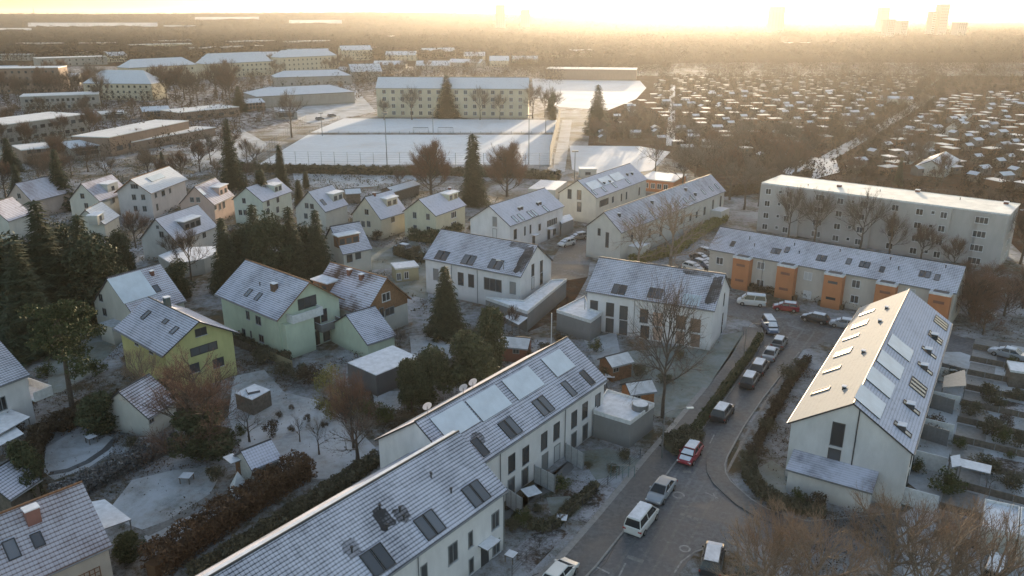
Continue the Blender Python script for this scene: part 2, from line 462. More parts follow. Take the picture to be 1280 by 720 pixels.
    def pipe(s,face,u,px=None):
        if px: p=s.hit(face,*px);u=p.x if face in 'FB' else p.y
        l,r=s.put(face,Vector((u,u,0)));m=MB();m.tube([(0,-.07,.05),(0,-.07,s.he-.1 if face in 'FB' else s.he)],.05,6)
        link('downpipe',m.mesh('downpipe',M_frame),s.o,l,(0,0,r))
    def dormer(s,face,x,y,w=3,h=1.5,wall=None,nw=2,flat=.06,gab=False,snow=None):
        """x,y = pixel of the middle of the dormer's front wall top edge"""
        sg=-1 if face=='RF' else 1
        p=s.hit(face,x,y)
        yy=p.y;k=math.tan(s.sl);zf=s.hr+s.T-k*abs(yy)   # roof height at front
        yy=max(-s.w2*.86,min(s.w2*.86,yy+sg*1.2));w*=1.15;h+=.25;zf=s.hr+s.T-k*abs(yy)
        zt=zf+h;yb=sg*max(0.15,(s.hr+s.T-zt)/k);
        if zt>s.hr-.1: zt=s.hr-.1;yb=sg*.3
        d=abs(yy-yb)
        o=link('dormer',None,s.o)
        m=MB();m.box(-w/2,w/2,0,d+.3,-.5,zt-zf-.02,0)
        me=m.mesh('dormer',wall or s.wallm)
        bpy.data.objects.remove(o)
        o=link('dormer',me,s.o,(p.x,yy,zf),(0,0,0 if sg<0 else math.pi))
        r=MB()
        a=-w/2-.25;b=w/2+.25;z=zt-zf
        r.face([(a,-.3,z+.16),(b,-.3,z+.16),(b,d+.5,z+.16+flat*d),(a,d+.5,z+.16+flat*d)],0)
        r.face([(a,-.3,z),(b,-.3,z),(b,-.3,z+.16),(a,-.3,z+.16)],1)
        for xx in (a,b): r.face([(xx,-.3,z),(xx,d+.5,z),(xx,d+.5,z+.16+flat*d),(xx,-.3,z+.16)],1)
        r.face([(a,-.3,z),(b,-.3,z),(b,d+.5,z),(a,d+.5,z)],1)
        link('dormer_roof',r.mesh('dormer_roof',[snow or M_snow,M_framew]),o)
        g,f,si=winmesh(min(1.1,w/nw*.75),min(1.,h-.35),2,M_glass,M_framew)
        for i in range(nw):
            q=link('window',g,o,((i+.5)*w/nw-w/2,0,.15));
    def balcony(s,face,x,y,w=4,d=1.5,z=None,mat=None,h=1.0):
        p=s.hit(face,x,y)
        if z is not None:p.z=z
        l,r=s.put(face,p);m=MB()
        m.box(-w/2,w/2,-d,-.01,-.18,0,0,1)
        m.box(-w/2,w/2,-d,-d+.1,.003,h,0,1);m.box(-w/2,-w/2+.1,-d+.103,-.01,.003,h,0,1);m.box(w/2-.1,w/2,-d+.103,-.01,.003,h,0,1)
        link('balcony',m.mesh('balcony',[mat or M_framew,M_snow]),s.o,l,(0,0,r))
    def annex(s,name,x0,x1,y0,y1,z1,mat=None,top=None,z0=0):
        m=MB();m.box(x0,x1,y0,y1,z0,z1,0,1);o=link(name,m.mesh(name,[mat or s.wallm,top or M_snow]),s.o);return o
M_skyl=glassmat('skylight_glass',(.09,.095,.11),.15)
# ================================================================== WORLD, CAMERA
cam=bpy.data.cameras.new('camera');co=bpy.data.objects.new('camera',cam);COL.objects.link(co);sc.camera=co
co.location=(0,0,CH);co.rotation_euler=(math.pi/2-PT,0,0);cam.sensor_width=36;cam.lens=36*FX/1280;cam.clip_end=20000;cam.clip_start=.5
SUN_EL,SUN_AZ=5.0,13.0
w=bpy.data.worlds.new('World');sc.world=w;w.use_nodes=True;nt=w.node_tree
sky=nt.nodes.new('ShaderNodeTexSky');sky.sky_type='NISHITA';sky.sun_disc=False
sky.sun_elevation=R(SUN_EL);sky.sun_rotation=R(SUN_AZ);sky.altitude=100;sky.air_density=1.0;sky.dust_density=2.0;sky.ozone_density=1.3
bg=nt.nodes['Background'];hs=nt.nodes.new('ShaderNodeHueSaturation');hs.inputs['Saturation'].default_value=.84;nt.links.new(sky.outputs[0],hs.inputs['Color']);nt.links.new(hs.outputs[0],bg.inputs[0]);bg.inputs[1].default_value=.15
sd=bpy.data.lights.new('sun','SUN');sd.energy=3.0;sd.angle=R(.5);sd.color=(1,.79,.54)
so=bpy.data.objects.new('sun',sd);COL.objects.link(so)
sv=Vector((math.sin(R(SUN_AZ))*math.cos(R(SUN_EL)),math.cos(R(SUN_AZ))*math.cos(R(SUN_EL)),math.sin(R(SUN_EL))))
so.rotation_euler=sv.to_track_quat('Z','Y').to_euler()
sc.view_settings.view_transform='Standard';sc.view_settings.look='None';sc.view_settings.gamma=1
sc.view_settings.exposure=1.82
# haze
hm=bpy.data.materials.new('haze');hm.use_nodes=True;hn=hm.node_tree;hn.nodes.clear()
ho=hn.nodes.new('ShaderNodeOutputMaterial');hv=hn.nodes.new('ShaderNodeVolumePrincipled')
hv.inputs['Density'].default_value=.000068;hv.inputs['Anisotropy'].default_value=.66;hv.inputs['Color'].default_value=(.93,.90,.86,1)
hn.links.new(hv.outputs[0],ho.inputs['Volume'])
b=MB();b.box(-7000,7000,-300,9500,-2,98);hz=link('haze',b.mesh('haze',hm));tag(hz,kind='stuff',label='pale golden haze in the air over the suburb',cat='haze')
# ================================================================== GROUND
for m_ in (M_forest,M_dirt,LF['wood'],LF['brown']): m_.node_tree.nodes['Principled BSDF'].inputs['Specular IOR Level'].default_value=0;m_.node_tree.nodes['Principled BSDF'].inputs['Roughness'].default_value=1
b=MB();b.face([(-8000,-300,0),(8000,-300,0),(8000,9600,0),(-8000,9600,0)]);tag(link('ground',b.mesh('ground',M_ground)),kind='structure')
# wooded plain behind the suburb
sheet('forest_floor',[(-8000,760),(60,760),(200,820),(8000,820),(8000,9600),(-8000,9600)],.01,M_forest,px=False)
def road(name,left,right,z,mat): return sheet(name,left+right[::-1],z,mat)
KL=[(655,800),(700,757),(745,710),(783,662),(815,620),(846,578),(870,548),(892,519),(912,493),(930,466),(946,442),(955,424),(953,411),(938,401),(905,392),(870,381),(845,372),(800,358),(735,345)]
KR=[(800,800),(845,722),(868,692),(905,676),(1040,690),(1140,700),(1290,690),(1290,640),(1100,640),(1010,652),(960,637),(925,612),(908,592),(910,572),(930,535),(955,498),(980,466),(1003,438),(1030,428),(1060,428),(1120,440),(1180,452),(1290,455),(1290,430),(1215,425),(1170,412),(1100,410),(1040,402),(985,393),(940,380),(905,371),(880,362),(905,345),(880,335),(850,352),(800,345),(760,330),(737,322)]
KR_main=[(1290,640),(1100,640),(1010,652),(960,637),(925,612),(908,592),(910,572),(930,535),(955,498),(980,466),(1003,438),(1030,428),(1060,428),(1120,440),(1180,452),(1290,455)]
sheet('road',KL+[(760,330),(800,345),(850,352),(880,335),(905,345),(880,362),(905,371),(940,380),(985,393),(1040,402),(1100,410),(1170,412),(1215,425),(1290,430)]+KR_main[::-1]+[(1290,690),(1140,700),(1040,690),(905,676),(868,692),(845,722),(800,800)],.012,M_road)
sheet('street',[(735,346),(700,352),(668,348),(690,325),(706,300),(722,286),(740,287),(748,300),(738,322)],.011,M_road2)
sheet('alley',[(668,348),(735,346),(722,370),(700,398),(660,415),(655,400),(690,372)],.009,M_dirt)
sheet('snowy_crossing',[(925,392),(985,397),(1040,412),(1020,428),(985,425),(955,415)],.016,M_road2)
sheet('parking_street',[(1100,430),(1170,418),(1290,432),(1290,470),(1180,452)],.010,M_road2)
# pavements (real kerb step)
def band(pts,w1,w2,z,mat,name,th=.12,kerb=True):
    P=[G(*p) for p in pts];L=[];Rr=[]
    for i,p in enumerate(P):
        d=(P[min(i+1,len(P)-1)]-P[max(i-1,0)]).normalized();n=Vector((-d.y,d.x,0))
        L.append(p+n*w1);Rr.append(p+n*w2)
    m=MB()
    for i in range(len(P)-1):
        m.face([(Rr[i].x,Rr[i].y,z),(Rr[i+1].x,Rr[i+1].y,z),(L[i+1].x,L[i+1].y,z),(L[i].x,L[i].y,z)])
        for Q in (L,Rr): m.face([(Q[i].x,Q[i].y,z-th),(Q[i+1].x,Q[i+1].y,z-th),(Q[i+1].x,Q[i+1].y,z),(Q[i].x,Q[i].y,z)])
    return tag(link(name,m.mesh(name,mat)),kind='structure')
KLL=KL[:13]
band(KLL,0.0,.16,.13,M_kerb,'kerb')
band(KLL,.16,2.9,.122,M_walk,'pavement')
band(KLL[:9],2.9,3.5,.13,M_strip,'pavement_edge')
KC=[(1120,642),(1010,652),(985,646),(960,637),(940,625),(925,612),(914,602),(908,592),(907,582),(910,572),(930,535),(955,498),(980,466),(1000,441)]
band(KC,.0,.16,.13,M_kerb,'kerb');band(KC,.16,2.0,.122,M_walk,'pavement')
# markings and patches on the asphalt
def dab(cx,cy,l,wd,px2,mat=M_paint,name='road_marking',z=.02):
    c=G(cx,cy);d=(G(*px2)-c).normalized();n=Vector((-d.y,d.x,0));m=MB()
    m.face([tuple((c+d*a*l/2+n*b_*wd/2)[:2])+(z,) for a,b_ in((-1,-1),(1,-1),(1,1),(-1,1))][::1]);m.face
    tag(link(name,m.mesh(name,mat)),kind='structure')
for q in ((853,643,.45,.4),(861.5,646,.5,.42),(870,649,.5,.42)): dab(*q,px2=(q[0]+10,q[1]+3),mat=M_patch)
dab(889,619,1.6,.14,(900,624));dab(893,620,.9,.12,(890,614));dab(778,712,1.8,.16,(783,702));dab(752,712,1.6,.2,(762,717));dab(794,699,1.5,.5,(803,702),M_patch);dab(855,633,.8,.3,(860,634),M_patch)
dab(859,590,.8,.5,(864,590),M_patch);dab(890,549,2.2,.14,(893,543));dab(928,504,2.2,.14,(932,497));dab(951,541,1.4,.12,(955,535))
band([(843,716),(852,702),(868,690),(885,684),(905,680)],-.08,.08,.02,M_paint,'road_marking',.004)
for cx,cy,r in ((848,619,.42),(856,686,.35)):
    c=G(cx,cy);m=MB();N=20
    for i in range(N):
        a,b_=2*math.pi*i/N,2*math.pi*(i+1)/N
        m.face([(c.x+math.cos(a)*r,c.y+math.sin(a)*r,.021),(c.x+math.cos(a)*r*1.5,c.y+math.sin(a)*r*1.5,.021),(c.x+math.cos(b_)*r*1.5,c.y+math.sin(b_)*r*1.5,.021),(c.x+math.cos(b_)*r,c.y+math.sin(b_)*r,.021)])
    tag(link('road_marking',m.mesh('road_marking',M_paint)),kind='structure')
M_track=asphalt('asphalt_track',(.105,.105,.108),.7)
TR=[(760,800),(795,740),(822,690),(848,645),(872,605),(893,568),(915,530),(938,495),(958,468),(976,445),(990,425),(1000,412)]
for o_ in (-2.2,-.6,.7,2.3): band(TR,o_,o_+.28,.0183,M_track,'tyre_track',.003)
# tar seams
for l in ([(742,718),(757,704),(776,668),(790,655)],[(665,720),(700,706),(742,708),(757,700)]): band(l,-.05,.05,.019,M_dark,'tar_seam',.004)
# snowy lawns and gardens
LA=[('lawn',[(130,645),(165,600),(215,588),(262,583),(272,600),(262,618),(210,650),(178,662)],M_lawn),
('lawn',[(180,670),(215,655),(275,628),(318,605),(330,622),(270,650),(230,690),(195,695)],M_lawn),
('lawn',[(55,590),(57,560),(85,543),(125,540),(143,548),(140,565),(110,585),(68,600)],M_lawn),
('lawn',[(60,605),(115,592),(150,568),(162,548),(200,545),(215,560),(120,600),(65,625)],M_lawn),
('lawn',[(293,470),(330,462),(355,490),(395,500),(430,520),(470,560),(455,580),(415,598),(350,600),(345,570),(300,560),(285,520)],M_lawn),
('lawn',[(512,420),(560,415),(590,425),(560,450),(515,450)],M_lawn),
('lawn',[(465,490),(503,488),(500,512),(470,512)],M_lawn),
('lawn',[(858,548),(870,470),(905,418),(930,415),(935,432),(905,480),(870,520),(855,530)],M_lawn2),
('lawn',[(780,440),(850,432),(900,418),(885,470),(866,525),(820,520),(775,480)],M_lawn2),
('garden_bed',[(685,640),(720,600),(770,610),(735,655)],M_bed),
('garden_bed',[(640,690),(680,655),(712,665),(660,718)],M_bed),
('lawn',[(683,622),(712,620),(730,634),(708,652),(690,646)],M_lawn2),
('lawn',[(722,565),(760,560),(800,575),(790,590),(745,600)],M_lawn2),
('lawn',[(730,425),(770,415),(775,440),(745,458)],M_lawn),
('terrace',[(628,640),(660,630),(690,612),(718,585),(712,575),(660,610),(630,660)],M_grey),
('lawn',[(940,590),(965,575),(985,590),(985,620),(960,618)],M_lawn2),
('snow_yard',[(1128,440),(1200,440),(1290,470),(1290,640),(1190,645),(1130,600)],M_lawn),
('snow_yard',[(1120,650),(1160,620),(1290,640),(1290,760),(1130,720)],M_lawn),
('lawn',[(60,440),(80,400),(160,405),(150,430),(110,470),(60,500)],M_lawn2),
('lawn',[(380,300),(440,340),(540,330),(520,300),(480,310)],M_lawn2),
('lawn',[(500,330),(525,310),(535,330),(535,375),(480,360)],M_lawn2)]
LAWNS=[q[1] for q in LA if q[0]!='garden_bed']
for i,(n_,p_,m_) in enumerate(LA): sheet(n_,p_,.004+.0007*i,m_)
# curved garden path, straight garden path
band([(62,592),(85,588),(110,577),(132,562),(145,548)],-.4,.4,.03,M_walk,'garden_path',.02)
band([(182,668),(215,652),(262,622),(290,605)],-.45,.45,.03,M_patch,'garden_path',.02)
# far side street past the detached houses
band([(395,400),(440,378),(500,345),(520,318)],-2,2,.012,M_road2,'side_street',.005)
band([(250,300),(330,300),(420,296),(505,312),(560,325)],-2.2,2.2,.012,M_road2,'side_street',.005)
# sports ground
FZ=.03
sheet('snow_pitch',[(322,206),(385,168.5),(692,168.5),(689,206)],FZ,M_field)
sheet('snow_pitch',[(388,165.8),(430,148),(697,150),(693,165.8)],FZ+.01,M_field)
sheet('snow_pitch',[(665,98),(800,101),(808,110),(795,124),(760,138),(700,134),(668,120)],FZ+.015,M_field)
sheet('snow_field',[(712,182),(800,183),(838,190),(815,213),(745,222),(715,212)],FZ+.02,M_field)
sheet('snowy_path',[(703,150),(715,150),(706,215),(690,213)],FZ+.025,M_lawn)
sheet('snow_yard',[(315,108),(440,106),(470,140),(390,155),(330,135)],.02,M_lawn)
sheet('snow_yard',[(235,180),(300,160),(335,180),(300,215),(240,205)],.02,M_lawn)
sheet('snow_yard',[(365,214),(520,212),(520,230),(420,236),(370,232)],.022,M_lawn)
sheet('snow_yard',[(0,175),(110,160),(150,185),(100,200),(0,205)],.02,M_lawn2)
sheet('town_ground',[(-420,262),(-150,262),(-120,300),(-60,395),(40,400),(40,640),(60,760),(-700,760)],.005,M_bed,px=False)
# allotment land
sheet('allotment_ground',[(745,95),(1170,95),(1135,130),(1010,215),(905,245),(845,200),(735,182)],.008,M_dirt)
sheet('allotment_ground',[(1180,95),(1300,95),(1300,340),(1260,300),(1010,225)],.008,M_dirt)
band([(841,106),(838,182)],-1.6,1.6,.02,M_field,'allotment_path',.01)
band([(1165,120),(1100,160),(1030,200),(995,225)],-2.5,2.5,.02,M_lawn,'allotment_path',.01)
band([(1215,140),(1190,160),(1165,180),(1130,205)],-2.,2.,.02,M_lawn2,'allotment_path',.01)
sheet('snow_field',[(975,215),(1010,196),(1045,200),(1050,215),(1010,226)],.03,M_field)
# rising land behind the town with snowy fields, and the hills on the horizon
def sst(t): t=max(0.,min(1.,t));return t*t*(3-2*t)
def hz(X,Y): return 44*sst((Y-1900)/2000)*sst((1500-X)/2300)*(1-.5*sst((Y-4200)/1500))+(14*math.sin(X/900+1)*sst((Y-2600)/1500))*.5
hzv=np.vectorize(hz)
def colx(px,Y): return (px-640)/FX*(Y*CP+CH*SP)
FIELDS=[(36,198,2520,2800),(-40,40,2250,2420),(245,325,3050,3350),(362,428,2750,3000),(205,245,2500,2600),(470,560,1750,1850),(980,1045,1300,1400)]
def drape(name,x0,x1,Y0,Y1,nx,ny,dz,mat,cols=True):
    m=MB();V=[]
    for j in range(ny+1):
        Y=Y0+(Y1-Y0)*j/ny
        for i in range(nx+1):
            X=x0+(x1-x0)*i/nx
            if cols: X=colx(X,Y)
            m.v.append((X,Y,hz(X,Y)+dz))
    for j in range(ny):
        for i in range(nx):
            k=j*(nx+1)+i;m.f.append((k,k+1,k+nx+2,k+nx+1));m.m.append(0);m.u+=[(0,0)]*4
    return tag(link(name,m.mesh(name,mat,True)),kind='structure')
drape('hills',-6900,3500,1850,6400,70,50,-.3,M_forest,False)
for q in FIELDS: drape('snow_field',q[0],q[1],q[2],q[3],8,5,.6,M_lawn)
m=MB();N=120
for k,(Y0,hh,sd_) in enumerate(((7000,50,2),)):
    rr=random.Random(sd_);xs=[-7000+14000*i/N for i in range(N+1)]
    zs=[max(2,hh*(.7+.2*math.sin(x/1900+sd_*2)+.12*math.sin(x/430+sd_))*(1 if x<0 else .9)+rr.uniform(-2,3)) for x in xs]
    for i in range(N):
        m.face([(xs[i],Y0-900,0),(xs[i+1],Y0-900,0),(xs[i+1],Y0,zs[i+1]),(xs[i],Y0,zs[i])])
        m.face([(xs[i],Y0,zs[i]),(xs[i+1],Y0,zs[i+1]),(xs[i+1],Y0+900,0),(xs[i],Y0+900,0)])
tag(link('hills',m.mesh('hills',M_forest,True)),kind='structure')

# ================================================================== MAIN ROW HOUSES
GR='white terraces'
def ext(px,hr,px2,L):   # ridge start found from far end + length
    a=G(*px,hr);b_=G(*px2,hr);d=(b_-a).normalized();return a,a+d*L
W=M_white
# R1 foreground row: far ridge end seen at (570,543)
e=Vector((-4.9,63.0));d=Vector((-.615,-.788));s_=e+d*40
h=House('terraced_house','long white terrace at the bottom edge, striped snowy roof with paired skylights','terraced house',(s_.x,s_.y),(e.x,e.y),10.5,6.1,9.75,W,M_roofA,px=False,group=GR)
R1=h
h.wins('F',[(619,650,1.0,1.6),(588,674,.55,1.5,1),(566,691,1.1,1.8),(530,716,.7,1.5,1),(620,684,1.,1.4),(589,707,.6,1.5,1)],frame=M_frame)
for x,y in ((595,617),(537,656),(472,700),(405,748)): h.skylight('RF',x,y,1.0,2.0,2)
for x,y in ((539,597),(475,637),(505,650),(564,616),(484,662),(440,690),(500,640)): h.vent('RF',x,y)
h.pipe('F',0,(522,700));h.pipe('F',0,(629,640));h.door('F',606,706)
h.onroof('lit_slope_strip',(lambda m:(m.box(-h.L2,h.L2,.08,.40,-.22,-.0),m.mesh('lit_slope_strip',M_snow))[1])(MB()),'RF',0,0,loc=Vector((0,0,h.hr+h.T+.05)),upright=True)  # added white strip along the ridge stands in for the sunlit back slope
# R2
e=Vector((6.2,85.1));s_=Vector((-8.7,65.3))
h=House('terraced_house','white terrace behind the foreground row, with four snow covered solar panels along its roof','terraced house',(s_.x,s_.y),(e.x,e.y),10.5,6.1,9.7,W,M_roofA,px=False,group=GR)
R2=h
for x,y in ((680,554),(695.5,542),(717.5,527),(731,516),(747,505),(639.5,582),(657,572)): h.win('F',x,y-3,1.05,1.9,1,frame=M_dark)
for x,y in ((639,609),(656,600),(681,577),(696,570),(717,550),(731,542)): h.win('F',x,y+3,1.1,2.0,1,glass=M_glassl if x in(681,696) else None,frame=M_frame,sill=False)
for x,y,n in ((600,559,1),(637.5,535,2),(679,507.5,2),(711,486,1),(734,472.5,1)): h.skylight('RF',x,y,.95,2.0,n)
for x,y in ((569,526),(611,504),(654,479),(697.5,454)): h.panel('RF',x,y,4.6 if x<690 else 3.6,2.7)
h.pipe('F',0,(625,585));h.pipe('F',0,(706,530))
# R3
h=House('terraced_house','white terrace in the middle with three double skylights and a tall firtree before it','terraced house',(553,288),(670.6,307.6),10,6.1,9.8,W,M_roofA,group=GR)
R3=h
h.wins('F',[(576,348.6,1.1,2.2,1),(589,351,1.1,2.2,1)],frame=M_dark);h.win('F',616,356,3.4,2.1,3,frame=M_frame);h.win('F',641,360,1.1,2.0,1,glass=M_glassl);h.win('F',545,343,1.1,2.,1,glass=M_glassl)
for q in ((666,337.6),(676.6,333)): h.win('R',*q,.8,2.,1,frame=M_dark)
h.win('R',666,354,.8,2,1,glass=M_glassl);h.win('R',676.6,348,.8,2,1,frame=M_dark)
for x,y in ((552.7,319.6),(586,325),(619.6,330.6)): h.skylight('RF',x,y,1.15,1.9,2)
h.pipe('F',0,(597,355));h.pipe('F',0,(565,350))
# R4
h=House('terraced_house','white terrace behind the big bare tree, grey terrace box at its left end','terraced house',(751,323),(905,344),10.5,6.1,9.7,W,M_roofA,group=GR)
R4=h
for x,y in ((742.5,384),(762.5,387),(779.5,391),(805,395)): h.win('F',x,y,1.2,2.1,1,frame=M_dark)
for x,y in ((762,408),(779,412)): h.win('F',x,y,1.2,2.2,1,frame=M_dark,sill=False)
for x,y in ((822,399),(851,403),(869.5,407)): h.win('F',x,y,1.6,2.2,1,glass=M_glassb,frame=M_framew)
for x,y in ((806,416),(822,419),(850,422),(869,426)): h.win('F',x,y,1.5,2.1,1,glass=M_glassb if x>810 else None,frame=M_framew,sill=False)
for x,y in ((905,374),(903,399),(901.5,414)): h.win('R',x,y,.5,1.9,1,frame=M_dark)
h.skylight('RF',774,362,1.0,1.7,2);h.skylight('RF',819,367,1.0,1.8,2);h.panel('RF',864,375.5,2.6,1.9,M_solarl)
h.pipe('F',0,(793,390));h.pipe('F',0,(731,388))
def melt(h,x0,x1,s0,s1,seed):
    # patch of bare tiles where the snow has gone, irregular outline, just above the roof surface
    rr=random.Random(seed);m=MB();pts=[];n=26
    for i in range(n):
        a=6.2832*i/n;k=rr.uniform(.72,1.08);ex=abs(math.cos(a))**.6*(1 if math.cos(a)>0 else -1);ey=abs(math.sin(a))**.6*(1 if math.sin(a)>0 else -1)
        x=(x0+x1)/2+(x1-x0)/2*ex*k;y=(s0+s1)/2+(s1-s0)/2*ey*k;x=max(-h.L2-.2,min(h.L2+.2,x));pts.append((x,min(y,h.w2/math.cos(h.sl)-.15)))
    c,s_=math.cos(h.sl),math.sin(h.sl)
    m.face([(x,-h.w2+y*c,h.he+y*s_+h.T+.012) for x,y in pts],0,[(x,y) for x,y in pts])
    link('bare_tiles',m.mesh('bare_tiles',snowroof('bare_tiles',(.05,.05,.055),.05,.31,1.0,(.33,.33,.38))),h.roof)
for i,(hh,a,b_,c,d_) in enumerate(((R3,R3.L2-1.7,R3.L2+.3,.2,6),(R3,R3.L2-5,R3.L2-1,4.9,6.2),(R4,R4.L2-1.5,R4.L2+.3,.2,6),(R4,R4.L2-6,R4.L2-1,5.3,6.3),(R1,R1.hit('RF',480,650).x-.8,R1.hit('RF',480,650).x+.9,2.4,4.4),(R1,R1.hit('RF',505,648).x-.7,R1.hit('RF',505,648).x+.8,2.2,3.6),(R2,-8.9,-7.4,1.2,2.6),(R1,R1.hit('RF',440,690).x-.6,R1.hit('RF',440,690).x+.9,2,3.7))): melt(hh,a,b_,c,d_,i)
# R5
h=House('terraced_house','white terrace with plain blue-white roof beside two parked cars, windowed gable facing left','terraced house',(612,258),(680,236),9.6,6.1,9.3,W,M_roofB,group=GR)
h.wins('F',[(644,292.7,1.0,2,1),(656,288.7,.5,1.8,1),(663,286.5,.5,1.8,1),(674.5,284,.8,1.4,1)],frame=M_dark);h.win('F',690,277.7,4.2,1.5,5,frame=M_framew)
h.door('F',667,299);h.door('F',686,293);h.win('F',693,290,1.2,1.4)
for y in (277,291.6): h.win('L',618.5,y,1.0,1.9,1,glass=M_glassl)
for x,y in ((643.7,274),(651,271.5),(663,268),(668,266.5),(682,261)): h.skylight('RF',x,y,.9,1.8,1,True)
for x,y in ((649,262),(652,261),(672,256),(675,255)): h.chimney('RF',x,y,.5,.5,.9,M_dark)
R5=h
# R6
h=House('terraced_house','cream-white terrace with solar panels along the upper roof, nearest the snow field','terraced house',(722.6,226),(787,205),9.6,6.1,9.4,plaster('cream_white',(.56,.54,.48)),M_roofB,group=GR)
h.win('F',755,253,4.2,1.5,4,frame=M_dark);h.wins('F',[(776.7,246.8,.6,1.8,1),(783,244.5,.6,1.8,1),(766,249.5,.9,1.4,1),(799,239,.7,2.0,1)],frame=M_dark)
h.wins('L',[(712,242.5,1.0,2.2,1),(724,243.7,1.1,2.2,1),(724,258.6,1.1,2.2,1)],frame=M_dark)
for x,y in ((742,231.5),(757,226),(771,221)): h.panel('RF',x,y,5,2.4)
for x,y in ((743,241),(755,237),(768,232),(785,227)): h.skylight('RF',x,y,.9,1.6,1,True)
for x,y in ((755,230),(762,228),(784,219),(790,218)): h.chimney('RF',x,y,.5,.5,.9,M_dark)
R6=h
# R7
h=House('terraced_house','longest white terrace behind the bare yellowish trees, many small skylights along its eave','terraced house',(755.5,266),(888,219),7.6,6.1,9.3,plaster('warm_white',(.52,.51,.48)),M_roofA,group=GR)
h.wins('F',[(852,275.6,.8,1.4,1),(863,272,.8,1.4,1),(870.7,268.5,.8,1.4,1),(880.6,263.8,.9,1.8,1),(891,256.7,.8,2.6,1),(900.6,252,.8,2.6,1),(838,283,.8,1.4,1),(826,289,1,2,1),(800,300,1,2,1),(790,296,.8,1.8,1),(812,292,.8,1.8,1)],frame=M_dark)
h.wins('L',[(759,300,.7,3.0,1),(749,290,.6,1.4,1)],frame=M_dark)
for x,y in ((782,279),(791,276),(803,272),(815,267),(828,262),(836,259),(848,255),(857,251),(866,247),(879,240),(889,236),(896,233)): h.skylight('RF',x,y,.8,1.5,1,True)
for x,y in ((774,270),(815,254),(857,238),(869,244)): h.chimney('RF',x,y,.5,.5,1.0,M_dark)
h.annex('porch',h.L2-7,h.L2-2.5,-h.w2-2.6,-h.w2-.003,2.8,None,M_snow);h.annex('porch',-h.L2+3,-h.L2+7,-h.w2-2.6,-h.w2-.003,2.8,None,M_snow)
h.pipe('F',3)
R7=h
# R8 big right
h=House('terraced_house','large white terrace on the right with pale sunlit left roof slope','terraced house',(1067.5,505),(1136,364),10.9,6.2,9.75,plaster('pale_render',(.60,.59,.58)),None,group=GR)
R8=h
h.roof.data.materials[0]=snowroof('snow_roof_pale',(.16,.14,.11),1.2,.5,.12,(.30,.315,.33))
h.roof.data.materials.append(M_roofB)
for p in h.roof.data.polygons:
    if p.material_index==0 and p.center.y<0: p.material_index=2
h.win('L',1047,543,1.15,2.5,1,frame=M_dark);h.win('L',1042.5,569.7,1.15,1.5,1,frame=M_dark)
m=MB();m.tube([(0,-.06,.1),(0,-.06,9.5)],.06,6);link('downpipe',m.mesh('downpipe',M_dark),h.o,(-h.L2,h.hit('L',1070,545).y,0),(0,0,-math.pi/2))
for x,y in ((1084,391),(1075,406),(1064,422),(1054,441),(1040,462.5),(1026,489)): h.skylight('RB',x,y,.9,2.1,1 if y not in(406,441) else 2,y not in (406,))
for x,y in ((1108,386),(1099.5,402.5),(1079,441),(1055,486)): h.chimney('RB',x,y,.35,.35,.5,M_dark,True)
for x,y in ((1125,435),(1112.5,456),(1100,478),(1087,502)): h.panel('RF',x,y,3.6,3.0)
for x,y,n in ((1176,404,3),(1169,422.5,2),(1161,441,1),(1156,461,1),(1147.5,484,3),(1139,510,1),(1128,537,1)):
    h.skylight('RF',x,y,.85,2.0,n)
    if y in (422.5,441,461,510,537): h.chimney('RF',x-1,y,.7,.7,1.0,M_dark,False)
m=MB();y0,y1=h.hit('L',990,600).y,h.hit('L',1092,612).y
y0,y1=min(y0,y1),max(y0,y1)
m.box(-h.L2-2.6,-h.L2-.003,y0,y1,0,2.5);o=link('annex',m.mesh('annex',h.wallm),h.o)
r=MB();r.face([(-h.L2-2.9,y1+.2,2.55),(-h.L2-2.9,y0-.2,2.55),(-h.L2+.0,y0-.2,3.35),(-h.L2+.0,y1+.2,3.35)],0)
r.face([(-h.L2-2.9,y0-.2,2.35),(-h.L2-2.9,y1+.2,2.35),(-h.L2-2.9,y1+.2,2.55),(-h.L2-2.9,y0-.2,2.55)],1)
for yy in (y0-.2,y1+.2): r.face([(-h.L2-2.9,yy,2.35),(-h.L2,yy,2.35),(-h.L2,yy,3.35),(-h.L2-2.9,yy,2.55)],1)
link('annex_roof',r.mesh('annex_roof',[snowroof('snow_roof_melting',(.10,.10,.12),.55,9,.1),M_frame]),o)
for i in range(8): h.win('F',-h.L2+3+i*4.4,3.4,1.2,2.0,1,px=False,frame=M_dark,sill=False);h.win('F',-h.L2+3+i*4.4,.3,1.4,2.1,1,px=False,frame=M_dark,sill=False)
for i in range(5): h.annex('privacy_screen',-h.L2+1.+i*8.2,-h.L2+1.1+i*8.2,-h.w2-3,-h.w2-.003,1.9,M_framew,M_snow)
